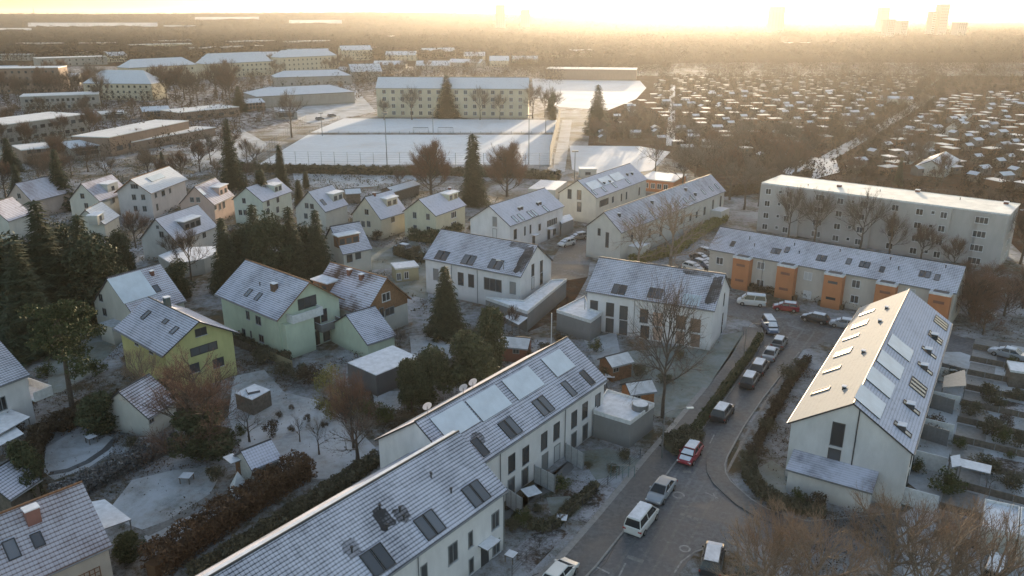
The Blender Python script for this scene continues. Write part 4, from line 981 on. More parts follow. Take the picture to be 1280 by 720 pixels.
def conifer(seed,H,Rb,kind='conifer',top=.02,dens=1.0,droop=.35,base=.06,taper=1.0):
    rr=random.Random(seed);t=MB();t.tube([(0,0,0),(0,0,H*.5),(0,0,H*.97)],[H*.016+.05,H*.01+.03,.02],6)
    T=[];tiers=int(26*dens+H*.8)
    for i in range(tiers):
        f=i/(tiers-1);z=H*(base+(.985-base)*f);rad=Rb*((1-f)**taper*.95+top)*rr.uniform(.85,1.12)
        nb=max(6,int(17*(1-f)+4))
        for k in range(nb):
            an=2*math.pi*k/nb+rr.uniform(-.3,.3)+i;L=rad*rr.uniform(.7,1.15);dx,dy=math.cos(an),math.sin(an)
            seg=max(3,int(L/.28))
            for s in range(seg):
                q=(s+.5)/seg;x=L*q;zz=z-droop*L*q+.12*L*q*q
                wd=.46*(1-.45*q)+.08
                for sd_ in (-1,1):
                    a=(dx*x,dy*x,zz+.05);ox,oy=-dy*sd_,dx*sd_
                    l=wd*rr.uniform(.7,1.4)*(1+.05*H)
                    b=(dx*(x+l*.7)+ox*l,dy*(x+l*.7)+oy*l,zz-.10*rr.uniform(.4,2.4)*(1+H*.05));cc=(dx*(x+.45*l),dy*(x+.45*l),zz+.03+rr.uniform(-.12,.06))
                    T.append((a,b,cc))
    for i in range(20): 
        z=H*(.9+.1*i/20);an=i*2.1;T.append(((0,0,z+.3),(.25*math.cos(an),.25*math.sin(an),z-.1),(.1*math.cos(an+1.5),.1*math.sin(an+1.5),z-.15)))
    return t.mesh('trunk',M_bark),trimesh('crown',np.array(T),LF[kind]),H
def blobtree(seed,H,rx,kind,n=5000,size=.22,lumps=16,zlo=.15,trunk=.08,elong=1.0):
    """foliage in overlapping clumps"""
    rs=np.random.RandomState(seed);t=MB();t.tube([(0,0,0),(.1,0,H*.4),(0,.1,H*.8)],[H*trunk*.25+.03,H*trunk*.18+.02,.03],6)
    C=[]
    for i in range(lumps):
        f=rs.rand();z=H*(zlo+(1-zlo)*f)*.95;pr=math.sin(math.pi*min(.95,max(.12,f*.85+.12)))**.7
        an=rs.rand()*6.28;r=rx*pr*rs.rand()**.5*.75
        c=np.array([r*math.cos(an),r*math.sin(an),z]);lr=rx*rs.uniform(.28,.5)
        k=n//lumps;d=rs.normal(size=(k,3));d/=np.linalg.norm(d,axis=1,keepdims=True);d*=lr*(rs.rand(k,1)**.35)
        d[:,2]*=elong;C.append(c+d)
    C=np.concatenate(C);C=C[C[:,2]>.05]
    return t.mesh('trunk',M_bark),trimesh('crown',tris(C,size),LF[kind]),H
PROTO={}
def proto(k,f): PROTO[k]=f
PROTO['bareA']=bare(1,12,'brown');PROTO['bareB']=bare(2,12,'grey',spread=.8);PROTO['bareC']=bare(3,12,'red',nl=10,spread=.75,up=.12)
PROTO['bareD']=bare(4,9,'orange',nl=9,trunkh=.12);PROTO['bareE']=bare(5,10,'yellow',depth=3,nl=7,kids_=5,spread=1.1,up=.02,light=True)
PROTO['big']=bare(11,15,'orange',depth=4,kids_=4,nl=13,spread=.95,trunkh=.28,up=.03,lens=1.08)
PROTO['round']=bare(6,9,'red',nl=16,trunkh=.08,spread=.7,up=.15,kids_=6,depth=4)
PROTO['fruit']=bare(7,4,'grey',depth=3,nl=6,kids_=4,trunkh=.25)
PROTO['birch']=bare(8,12,'tan',nl=11,trunkh=.15,spread=.65,up=.08,light=True,depth=4,kids_=4)
PROTO['dense']=bare(9,9,'red',nl=14,trunkh=.05,spread=.85,up=.08,kids_=5,depth=4)
PROTO['fir']=conifer(21,18,4.2);PROTO['spruce']=conifer(22,12,2.0,taper=.9);PROTO['firB']=conifer(23,14,4.0,taper=.8);PROTO['cypress']=conifer(24,11,1.3,taper=.55,droop=-.9)
PROTO['pine']=None
PROTO['ever']=blobtree(31,8,3.4,'ever',14000,.22,30);PROTO['everB']=blobtree(32,6,3.0,'ever',9000,.22,20)
PROTO['wide']=blobtree(34,12,4.4,'conifer',16000,.30,34,zlo=.08)
PROTO['shrub']=blobtree(35,2.2,1.5,'dull',1500,.13,10,zlo=.2,trunk=.05);PROTO['shrubB']=blobtree(36,2.2,1.6,'brown',1500,.12,10,zlo=.2,trunk=.05);PROTO['shrubG']=blobtree(37,2.4,1.6,'green',1600,.12,10,zlo=.2,trunk=.05);PROTO['autumn']=blobtree(38,6,2.6,'yellow',3200,.14,16,zlo=.1)
del PROTO['pine']
# tall pine with bare stem
def pinetree():
    rs=np.random.RandomState(40);H=14;t=MB();t.tube([(0,0,0),(.15,0,5),(.3,.1,9),(.2,0,13)],[.30,.25,.17,.05],8)
    C=[]
    for i in range(30):
        z=5.2+8.3*rs.rand()**.8;r=4.2*math.sin(math.pi*min(.97,(z-3.2)/11.5))**.8;an=rs.rand()*6.28;q=r*(.35+.65*rs.rand())
        c=np.array([q*math.cos(an),q*math.sin(an),z]);t.tube([(.2,0,z-.8),tuple(c)],[.08,.02],4)
        d=rs.normal(size=(300,3));d/=np.linalg.norm(d,axis=1,keepdims=True);d*=1.25*(rs.rand(300,1)**.4);d[:,2]*=.55;C.append(c+d)
    return t.mesh('trunk',M_bark),trimesh('crown',tris(np.concatenate(C),.2),LF['pine']),H
PROTO['pine']=pinetree()
def tree(kind,x,y,top=None,label='',name='bare_tree',cat='tree',group=None,H=None,wid=1.,base=None,rz=None):
    p=base or G(x,y);p=Vector((p[0],p[1],0))
    tm,cm,h0=PROTO[kind];hh=H if H else zat(p.x,p.y,top)
    s=hh/h0
    o=thing(name,label,cat,p,rnd.uniform(0,6.28) if rz is None else rz,group)
    o.scale=(s*wid,s*wid,s)
    link('trunk',tm,o);link('crown',cm,o);return o
# --- conifers
TC='evergreen trees in the gardens'
for a in (('fir',292,236,148,'big dark fir behind the pale mint house, tallest in the upper left',.95),('spruce',353,238,181,'spruce just left of the snowy pitch corner',1.1),('cypress',330,274,212,'slim dark cypress in front of the pale mint house',1.4),
 ('spruce',592,256,168,'tall dark spruce between the two reddish round trees',1.25),('firB',286,362,272,'dark fir left of the two garden firs behind the pale green house',.9),('firB',400,350,262,'dark fir right of the broad evergreen, beside the white house with dark dormer',.9),
 ('firB',558,418,333,'firtree in front of the middle white terrace',1.1),('spruce',232,474,400,'slim spruce at the gable of the yellow-green house',.85),('fir',10,420,248,'tall dark fir at the left frame edge',1.1),('firB',118,395,268,'dark fir right of the leftmost dark group',1.0),
 ('fir',72,405,250,'tall dark fir in the middle of the leftmost dark group',1.25),('fir',45,440,300,'lower dark fir at the front of the leftmost dark group',1.3),('firB',80,262,186,'dark round topped fir among the upper left houses',.9),('firB',559,147,93,'dark fir in front of the four storey cream block',1.2),
 ('firB',746,168,106,'dark fir standing between the pitch path and the allotments',1.1),('cypress',383,236,214,'short cypress between the pitch and the pale houses',1.6),('cypress',375,262,225,'cypress beside the white topped dormer house',1.3),('spruce',1122,232,196,'dark spruce among the allotments behind the flat roofed block',1.0),
 ('wide',342,362,272,'broad dark evergreen mass behind the pale green house',.9),('firB',325,358,255,'tall fir at the left of the broad evergreen mass',.9),('firB',368,356,258,'tall fir at the right of the broad evergreen mass',.9),('wide',155,345,292,'dark evergreen between the low white house and the annex',1.0),('wide',225,372,328,'round dark evergreen right of the low white house',1.3),('firB',15,215,172,'dark conifer at the far left edge above the houses',1.2),
 ('firB',205,220,190,'small dark conifer behind the tall white house',.9),('firB',310,330,280,'dark fir behind the annex with sunlit snow',.9),('firB',300,140,108,'dark pine group beside the barracks bare trees',1.4),('wide',690,150,118,'dark evergreen at the right end of the cream block',.7),('spruce',452,290,258,'dark shrub-like spruce before the cream gabled house',1.2),
 ('wide',25,405,300,'very dark evergreen clump under the leftmost firs',1.5),('wide',125,400,300,'very dark evergreen clump before the low white house',1.2),('wide',95,360,285,'dark evergreen between the leftmost dark group and the upper houses',1.3),('wide',310,350,285,'dark evergreen under the dark fir left of the garden firs',1.0),('wide',385,345,285,'dark evergreen filling the gap before the garden firs',1.0),('pine',92,520,372,'tall pine with bare stem and yellowish green crown in the left garden',1.0),('ever',590,500,420,'broad ivy green tree mass behind the solar panel terrace, right half',1.0),('ever',540,505,440,'broad ivy green tree mass behind the solar panel terrace, left half',1.1),('everB',610,470,392,'tallest dark green top of the evergreen mass behind the solar panel terrace',.7),('ever',515,515,452,'leftmost green bush of the evergreen mass',.8),
 ('everB',690,236,220,'small evergreen by the flat garage near the cream-white terrace',.8),('everB',205,512,478,'dark evergreen shrub behind the ragged roof shed',1.3),('everB',130,540,495,'round dark evergreen beside the ragged roof shed',1.3),('everB',250,575,520,'dark evergreen under the orange-brown tree',1.5),('everB',35,625,560,'dark columnar evergreen at the left edge sheds',.7),('everB',165,700,668,'yellow-green round bush at the corner of the brown roofed house',1.2)):
    k,x,y,t,l,wd=a
    tree(k,x,y,t,l,{'pine':'pine_tree','fir':'fir_tree','firB':'fir_tree','spruce':'spruce_tree','cypress':'cypress_tree'}.get(k,'evergreen_tree'),'tree',TC,wid=wd)
bpy.data.objects[-1] if 0 else None
# --- bare trees near
TB='leafless trees in the gardens'
for a in (('round',539,243,182,'reddish round bare tree left of the tall dark spruce',1.15),('round',634,246,184,'reddish round bare tree right of the tall dark spruce',1.1),('big',828,522,366,'large bare tree with spreading limbs in front of the right white terrace',.62),('big',819,217,172,'bare tree with thick forked trunk before the snow field',.9),
 ('dense',252,570,458,'orange-brown dense bare tree in the left garden',1.25),('birch',182,512,436,'twiggy reddish birch before the yellow-green house',.8),('autumn',415,520,458,'shrub tree with leftover yellow leaves beside the flat garage',.8),('dense',442,560,470,'orange-brown bare tree right of the yellow leaved shrub tree',.75),('fruit',447,575,520,'pale gnarled fruit tree at the edge of the left garden',1.4),
 ('fruit',312,552,508,'small dark fruit tree below the flat roofed hut',1.0),('fruit',375,552,520,'small fruit tree in the middle of the snowy garden, left one',.8),('fruit',399,568,524,'small fruit tree in the middle of the snowy garden, right one',.8),('bareE',838,352,248,'yellowish bare tree in front of the longest terrace, right one',1.1),('bareE',798,345,268,'yellowish bare tree in front of the longest terrace, left one',1.0),
 ('bareA',240,352,290,'bare tree in front of the annex with sunlit snow',.9),('bareB',930,262,200,'bare tree at the far end of the longest terrace, nearest the wall',1.),('bareC',912,250,190,'brown bare tree behind the end of the longest terrace',1.),('bareA',948,258,198,'bare tree between the longest terrace and the flat roofed block',.9),
 ('bareA',985,300,238,'bare tree before the left part of the flat roofed block',.8),('bareB',1018,306,244,'thin bare tree before the left middle of the flat roofed block',.9),('bareB',1075,318,246,'bare tree before the middle of the flat roofed block',.9),('bareA',1110,325,270,'bare tree before the right middle of the flat roofed block',.9),('bareC',1150,330,285,'low reddish bare tree before the right part of the flat roofed block',1.1),('bareC',1190,342,300,'reddish bare tree at the right corner of the flat roofed block',1.),
 ('dense',1215,402,342,'orange-brown bare shrub tree right of the orange towers',1.3),('dense',1255,395,350,'orange-brown bare shrub tree at the right edge',1.3),('dense',1235,372,330,'rust coloured bare tree behind the two orange-brown shrub trees',1.2),('bareC',1275,330,262,'bare tree at the right frame edge beside the flat roofed block',1.),
 ('bareB',690,147,112,'pair of bare trees by the pitch path, left one',.9),('bareB',681,147,114,'bare tree leaning beside the cream block end',.8),('bareA',666,148,108,'bare tree at the right end of the cream block',1.),('bareB',365,172,118,'pale bare tree beside the hipped hall',1.),('bareB',515,150,112,'thin bare tree before the left half of the cream block',.8),('bareB',600,150,112,'thin bare tree before the right half of the cream block',.8),('bareB',625,150,118,'second thin bare tree before the right half of the cream block',.7),('bareB',480,150,125,'low bare tree at the left end of the cream block',.8),
 ('bareB',215,330,296,'small bare tree beside the grey-white house',.9),('bareC',170,310,268,'brown bare tree below the tall white house',1.1),('bareC',200,318,280,'second brown bare tree below the tall white house',1.),('bareB',500,440,412,'small bare shrub tree at the low striped garage',.7),('bareB',565,330,300,'bare shrub tree near the left end of the middle terrace',.5),('bareC',625,430,392,'bare tree in the yard below the middle terrace',.8),('bareC',640,418,385,'second bare tree in the yard below the middle terrace',.7),
 ('firB',28,262,205,'dark fir among the upper left roofs, left one',1.),('bareA',75,240,196,'bare tree right of the rose grey house',1.2),('bareC',8,250,205,'reddish bare tree at the left frame edge by the upper houses',1.2),('bareA',50,232,196,'bare tree beside the upper left rose grey house',1.),('bareA',110,215,180,'bare tree behind the cream house with yellowish dormer',1.2),('bareC',250,215,180,'reddish bare tree behind the pink house',1.1),('bareA',500,240,214,'bare tree behind the long narrow shed',.9)):
    k,x,y,t,l,wd=a
    tree(k,x,y,t,l,'bare_tree','tree',TB,wid=wd)
# bottom right crowns (trees rooted below the frame)
for i,(x,y,t,k,wd,l) in enumerate(((948,775,660,'birch',1.0,'orange-brown bare tree at the bottom, beside the snow roofed car'),(965,745,640,'birch',1.,'orange-brown bare tree at the bottom, second from the snow roofed car'),(1010,790,655,'birch',1.2,'pale stemmed bare tree at the bottom under the right terrace annex'),(1105,750,625,'birch',1.2,'orange-brown bare tree directly below the right terrace gable'),(1150,790,650,'birch',1.2,'orange-brown bare tree left of the bottom right garages'),
    (1190,735,632,'birch',1.,'bare tree beside the bottom right garages'),(1225,800,660,'birch',1.,'bare tree partly over the bottom right vehicle'))):
    tree(k,x,y,t,l,'bare_tree','tree','orange-brown bare trees along the bottom right',wid=wd)
# --- middle distance bare trees
def scatter(xs,ys,n,tops,kinds,label,group,seed,name='bare_tree'):
    rr=random.Random(seed)
    for i in range(n):
        x=rr.uniform(*xs);y=rr.uniform(*ys);k=rr.choice(kinds)
        tree(k,x,y,None,label,name,'tree',group,H=rr.uniform(*tops),wid=rr.uniform(.8,1.2))
scatter((195,300),(112,132),14,(13,18),['bareA','bareC'],'tall bare tree of the row in front of the far cream barracks','bare trees before the barracks',1)
scatter((0,130),(100,135),22,(10,16),['bareA','bareC','bareB'],'bare tree among the blocks at the upper left','bare trees among the upper left blocks',2)
scatter((0,320),(195,235),16,(6,10),['bareA','bareC','bareB'],'bare tree in the belt behind the detached houses','bare trees behind the detached houses',3)
scatter((300,470),(82,104),14,(9,14),['bareA','bareB'],'bare tree around the far halls beside the snowy yard','bare trees around the far halls',4)
scatter((420,700),(84,96),14,(8,14),['bareA','bareC'],'bare tree behind the four storey cream block','bare trees behind the cream block',5)
scatter((845,1010),(180,250),26,(8,13),['bareA','bareC','bareB'],'bare tree in the brown grove behind the longest terrace','bare trees of the brown grove',6)
scatter((735,850),(150,182),8,(6,10),['bareA','bareC'],'bare tree at the near edge of the allotments','bare trees at the allotment edge',8)
scatter((1000,1170),(125,215),16,(6,10),['bareA','bareC'],'bare tree along the diagonal allotment path','bare trees along the allotment path',9)
scatter((1020,1280),(190,300),14,(5,9),['bareA','bareC'],'bare tree between the right hand allotment huts','bare trees among the right allotments',10)
scatter((0,180),(140,200),18,(6,11),['bareA','bareC'],'bare tree around the flat halls at the left','bare trees around the flat halls',11)
scatter((1150,1290),(350,420),9,(4,6.5),['dense','bareC'],'low rusty bare tree in the gardens at the right edge','rusty bare trees at the right edge',12)
# shrubs
def shrubs(lst,label,group,kinds,seed=3,h=(1.2,2.4)):
    rr=random.Random(seed)
    for x,y in lst: tree(rr.choice(kinds),x,y,None,label,'shrub','shrub',group,H=rr.uniform(*h),wid=rr.uniform(.9,1.5))
shrubs([(958,540),(972,515),(985,475),(998,460),(940,575)],'dark shrub in the strip between the street and the right terrace','shrubs beside the right terrace',['shrub','shrubB'])
shrubs([(1145,590),(1180,615),(1200,560),(1230,590),(1262,610),(1170,540),(1212,520),(1240,545),(1275,560),(1160,500),(1190,480),(1235,500),(1270,500)],'shrub in the snowy back gardens right of the terrace','shrubs in the right back gardens',['shrub','shrubB','shrubG'],5)
shrubs([(120,470),(160,455),(60,470),(40,510),(70,540),(15,545),(165,560),(285,560),(300,545),(270,600),(340,545),(352,470),(330,455),(375,475),(395,480),(460,520),(480,530),(500,540)],'shrub in the snowy gardens between the left houses','shrubs in the left gardens',['shrub','shrubB','shrubG'],6)
shrubs([(655,655),(672,640),(700,610),(735,585),(765,590),(780,575),(712,640),(640,662)],'small shrub in the terrace front gardens by the pavement','shrubs in the front gardens',['shrub','shrubG'],7,(.8,1.6))
shrubs([(505,310),(520,318),(440,310),(470,300),(395,295),(350,300),(265,290),(290,300),(215,245),(120,300),(90,290),(150,300),(500,285),(580,300),(590,290)],'shrub along the lane between the cream houses','shrubs along the lane',['shrub','shrubB','ever'],8)
shrubs([(350,522),(385,527),(405,535),(365,540),(400,512),(365,512)],'dark garden perennial poking from the snow in the left garden','perennials in the snowy garden',['shrubB'],9,(.5,.9))
shrubs([(690,565),(715,440),(700,430),(725,410),(745,440),(680,440),(660,450),(800,470),(830,480),(760,470),(850,450),(1010,600),(1020,640),(995,630),(970,640)],'shrub around the yards of the white terraces','shrubs around the terraces',['shrub','shrubB','shrubG'],10,(1,2))
# hedges
def hedge(label,pts,h,w_,kind,n=260,size=.11,px=True,name='hedge'):
    P=[G(*p) for p in pts];C=[];m=MB()
    rs=np.random.RandomState(len(label))
    for i in range(len(P)-1):
        a,b_=P[i],P[i+1];d=b_-a;L=d.length;d.normalize();nn=Vector((-d.y,d.x,0))
        k=int(L*n*1.5*(.4+w_*.5));t=rs.rand(k);sd_=rs.rand(k)
        u=(rs.rand(k)-.5)*w_*1.1;z=rs.rand(k)*h*1.02
        f=rs.rand(k);top=f<.45;z[top]=h*(.72+.36*rs.rand(top.sum()));side=~top;u[side]=np.where(rs.rand(side.sum())<.5,-1,1)*w_*.5*(.62+.5*rs.rand(side.sum()))
        z=z*(1+.12*np.sin(t*L*1.7+i)+.08*np.sin(t*L*4.1))
        C.append(np.stack([a.x+d.x*t*L+nn.x*u,a.y+d.y*t*L+nn.y*u,np.maximum(z,.06)],1))
        w2=w_*.22
        m.prism([tuple((a-nn*w2)[:2]),tuple((b_-nn*w2)[:2]),tuple((b_+nn*w2)[:2]),tuple((a+nn*w2)[:2])],.005+.001*i,h*.55+.002*i)
    c=P[0].copy();C=np.concatenate(C);o=thing(name,label,'hedge',(c.x,c.y,0))
    C[:,0]-=c.x;C[:,1]-=c.y;m.v=[(x-c.x,y-c.y,z) for x,y,z in m.v]
    link('core',m.mesh('core',LF[kind]),o);link('foliage',trimesh('foliage',tris(C,size*1.7),LF[kind]),o)
hedge('tall rust brown hedge between the left garden and the foreground terrace',[(190,722),(235,690),(300,645),(345,615),(385,592)],2.3,2.6,'redhedge')
hedge('dark green hedge along the shaded strip beside the foreground terrace',[(240,725),(330,670),(420,612),(475,575)],1.0,1.6,'dull')
hedge('snow dusted hedge between the two left gardens',[(70,632),(110,612),(150,592),(205,562),(225,555)],1.6,2.0,'snowy',200)
hedge('dark hedge behind the upper left garden lawn',[(75,540),(110,520),(160,508)],1.8,2.0,'brown')
hedge('dark clipped hedge along the pavement by the right white terrace',[(866,545),(905,490),(938,445),(950,424)],.9,.8,'ever')
hedge('dark hedge at the corner garden under the bare tree',[(835,565),(850,560),(868,547)],1.4,2.4,'dull')
hedge('curved dark hedge round the garden left of the right terrace annex',[(935,575),(937,600),(955,622),(990,638),(1030,645)],1.0,1.3,'dull')
hedge('rough hedge in the planting strip left of the right terrace',[(945,560),(962,525),(985,485),(1010,450)],.8,.9,'brown',110)
hedge('long dark hedge in front of the snowy pitches',[(300,214),(420,217),(560,219),(700,224)],2.0,3.0,'dull',60,.25)
hedge('hedge beside the cream two storey house',[(512,300),(545,304),(575,292)],2.2,1.8,'ever',120,.16)
hedge('dark hedge along the lane above the middle terrace',[(495,318),(525,328),(545,325)],1.5,1.5,'dull',120,.16)
hedge('low front hedge of the orange tower block',[(905,356),(1000,372),(1100,392)],1.0,1.2,'brown',120,.14)
hedge('hedge behind the pale green house drive',[(293,425),(330,445),(362,452)],1.2,1.0,'dull',160,.12)
hedge('brown hedge at the left edge sheds',[(40,600),(48,560),(60,545)],2.0,1.4,'brown')
hedge('low hedge at the pavement front garden of the terraces',[(660,660),(690,662),(720,632),(745,612)],.8,.8,'dull')
hedge('hedge before the longest terrace gardens',[(790,330),(840,318),(880,290),(905,275)],1.4,2.0,'yellow',100,.16)
hedge('dark hedge along the allotment edge behind the brown grove',[(905,245),(960,240),(1010,222)],2.0,2.5,'brown',60,.25)
# ================================================================== STUFF: woods, scrub
def wood(name,label,regions,seed,kind='wood',n=1000,h=(9,15),size=1.4,per=26,cat='woodland'):
    rs=np.random.RandomState(seed);CC=[]
    for (x0,x1,Y0,Y1,k) in regions:      # fan: x given as picture columns at distance Y
        Y=Y0+(Y1-Y0)*rs.rand(k);px=x0+(x1-x0)*rs.rand(k);X=(px-640)/FX*(Y*CP+CH*SP)
        hh=rs.uniform(h[0],h[1],k);s=1+(Y/2600.)
        d=rs.normal(size=(k,per,3));d/=np.linalg.norm(d,axis=2,keepdims=True);d*=rs.rand(k,per,1)**.4
        r=(hh*.38*s)
        C=np.stack([X[:,None]+d[:,:,0]*r[:,None],Y[:,None]+d[:,:,1]*r[:,None],hh[:,None]*.56+d[:,:,2]*hh[:,None]*.46],2)
        sz=(size*s)[:,None]*np.ones((1,per));CC.append((C.reshape(-1,3),sz.ravel()))
    for c,_ in CC: c[:,2]+=hzv(c[:,0],c[:,1]) if c[:,1].max()>1800 else 0
    C=np.concatenate([c for c,_ in CC]);S=np.concatenate([q for _,q in CC])
    pc=640+FX*C[:,0]/(C[:,1]*CP+CH*SP);k=np.ones(len(C),bool)
    for q in FIELDS: k&=~((pc>q[0]+4*np.sin(C[:,1]/40))&(pc<q[1])&(C[:,1]>q[2]-160)&(C[:,1]<q[3]))
    C,S=C[k],S[k]
    T=tris(C,S,1.3,.35)
    if name=='far_wood':     # closed mass of undergrowth below the crowns
        U=[];r2=np.random.RandomState(9);ys=[860]
        while ys[-1]<6300: ys.append(ys[-1]*1.018+6)
        px=np.arange(-160,1461,9.);ny,nx=len(ys),len(px);YY=np.array(ys)[:,None]*np.ones((1,nx));XX=(px[None,:]-640)/FX*(YY*CP+CH*SP)
        ZZ=hzv(XX,YY)+r2.uniform(4.5,10,(ny,nx));ff=np.zeros((ny,nx),bool)
        for q in FIELDS: ff|=(px[None,:]>q[0]-3)&(px[None,:]<q[1]+3)&(YY>q[2]-120)&(YY<q[3]+30)
        ZZ[ff]-=30
        V=np.stack([XX,YY,ZZ],2);A,B,C2,D=V[:-1,:-1],V[:-1,1:],V[1:,1:],V[1:,:-1]
        T=np.concatenate([T,np.stack([A,B,C2],2).reshape(-1,3,3),np.stack([A,C2,D],2).reshape(-1,3,3)])
    tag(link(name,trimesh(name,T,LF[kind])),label,cat,kind='stuff')
wood('far_wood','brown leafless woods stretching to the horizon',[(-150,1450,760,1100,1500),(-150,1450,1100,1700,2400),(-150,1450,1700,2600,2400),(-150,1450,2600,3800,2200),(-150,1450,3800,5200,2200),(-150,1450,5200,6800,2200)],1,'wood',h=(10,17),size=1.0,per=44)
wood('near_wood','band of brown bare woodland behind the allotments',[(700,1400,640,1000,2200),(880,1400,560,640,330),(640,840,610,760,350),(420,700,540,640,200)],2,'wood',h=(8,14),size=.55,per=100)
wood('left_scrub','brown scrub and small trees among the upper left blocks',[(-60,330,330,640,800),(-60,300,262,330,140),(330,660,440,640,260)],3,'brown',h=(3,8),size=.6,per=50,cat='scrub')
wood('allotment_scrub','dark brown scrub, hedges and fruit trees filling the allotments',[(820,1180,390,640,2000),(755,1180,300,390,700),(1010,1420,185,640,2000),(845,1010,240,320,260)],4,'wood',h=(1.5,4.2),size=.5,per=44,cat='scrub')
def scrub(name,label,polys,seed,kind,dens,h,size,cat='scrub'):
    rs=np.random.RandomState(seed);CC=[]
    for poly in polys:
        P=[G(*p) for p in poly];xs=[p.x for p in P];ys=[p.y for p in P]
        A=(max(xs)-min(xs))*(max(ys)-min(ys));k=int(A*dens)
        X=rs.uniform(min(xs),max(xs),k);Y=rs.uniform(min(ys),max(ys),k);ins=np.zeros(k,bool)
        j=len(P)-1
        for i in range(len(P)):
            c=((P[i].y>Y)!=(P[j].y>Y))&(X<(P[j].x-P[i].x)*(Y-P[i].y)/((P[j].y-P[i].y)or 1e-9)+P[i].x);ins^=c;j=i
        X,Y=X[ins],Y[ins];f=np.sin(X*.55+seed)*np.sin(Y*.47+seed*2)+.5*np.sin(X*1.3)*np.sin(Y*1.7+1)
        keep=f>-.25+.5*rs.rand(len(X))
        for q in LAWNS:
            Q=[G(*p) for p in q];il=np.zeros(len(X),bool);j=len(Q)-1
            for i in range(len(Q)):
                c=((Q[i].y>Y)!=(Q[j].y>Y))&(X<(Q[j].x-Q[i].x)*(Y-Q[i].y)/((Q[j].y-Q[i].y)or 1e-9)+Q[i].x);il^=c;j=i
            keep&=~(il&(rs.rand(len(X))<.93))
        X,Y,f=X[keep],Y[keep],f[keep]
        Z=rs.rand(len(X))*h*np.clip(.35+.6*f,.15,1.1)
        CC.append(np.stack([X,Y,Z],1))
    tag(link(name,trimesh(name,tris(np.concatenate(CC),size),LF[kind])),label,cat,kind='stuff')
scrub('garden_scrub','dead plants and low scrub in the gardens between the left houses',[[(0,430),(120,430),(290,440),(400,470),(480,480),(500,560),(440,600),(300,650),(180,650),(0,720)],[(350,380),(420,440),(520,420),(620,420),(700,400),(640,470),(500,560)]],3,'brown',26,1.0,.12)
scrub('bank_scrub','dark rough vegetation on the strip between the hedge and the foreground terrace',[[(200,760),(300,690),(390,630),(480,580),(480,600),(400,660),(320,720),(280,770)]],4,'dull',60,.7,.10)
scrub('lane_scrub','dark plants between the detached houses farther back',[[(80,290),(300,260),(520,260),(600,320),(540,400),(380,360),(260,330),(100,330)],[(0,200),(300,200),(520,225),(600,240),(640,260),(520,260),(200,270),(0,290)]],5,'dull',7,1.3,.22)
scrub('street_scrub','withered planting in the strip beside the right terrace and the street corner',[[(925,590),(940,560),(985,470),(1010,450),(1040,470),(1000,520),(985,590),(985,640),(940,620)],[(1010,650),(1060,640),(1130,640),(1290,700),(1290,800),(900,800),(930,700)]],6,'brown',40,.8,.11)
scrub('backyard_scrub','withered plants in the snowy back gardens on the right',[[(1130,440),(1290,470),(1290,640),(1130,640)],[(1160,340),(1290,330),(1290,430),(1190,415)]],7,'brown',12,.9,.13)
scrub('terrace_scrub','low plants in the yards around the white terraces',[[(640,690),(700,610),(760,570),(820,570),(740,650),(690,700)],[(690,400),(760,410),(870,450),(865,545),(800,520),(700,450)],[(780,310),(910,270),(900,340),(800,340)]],8,'dull',16,.5,.10)
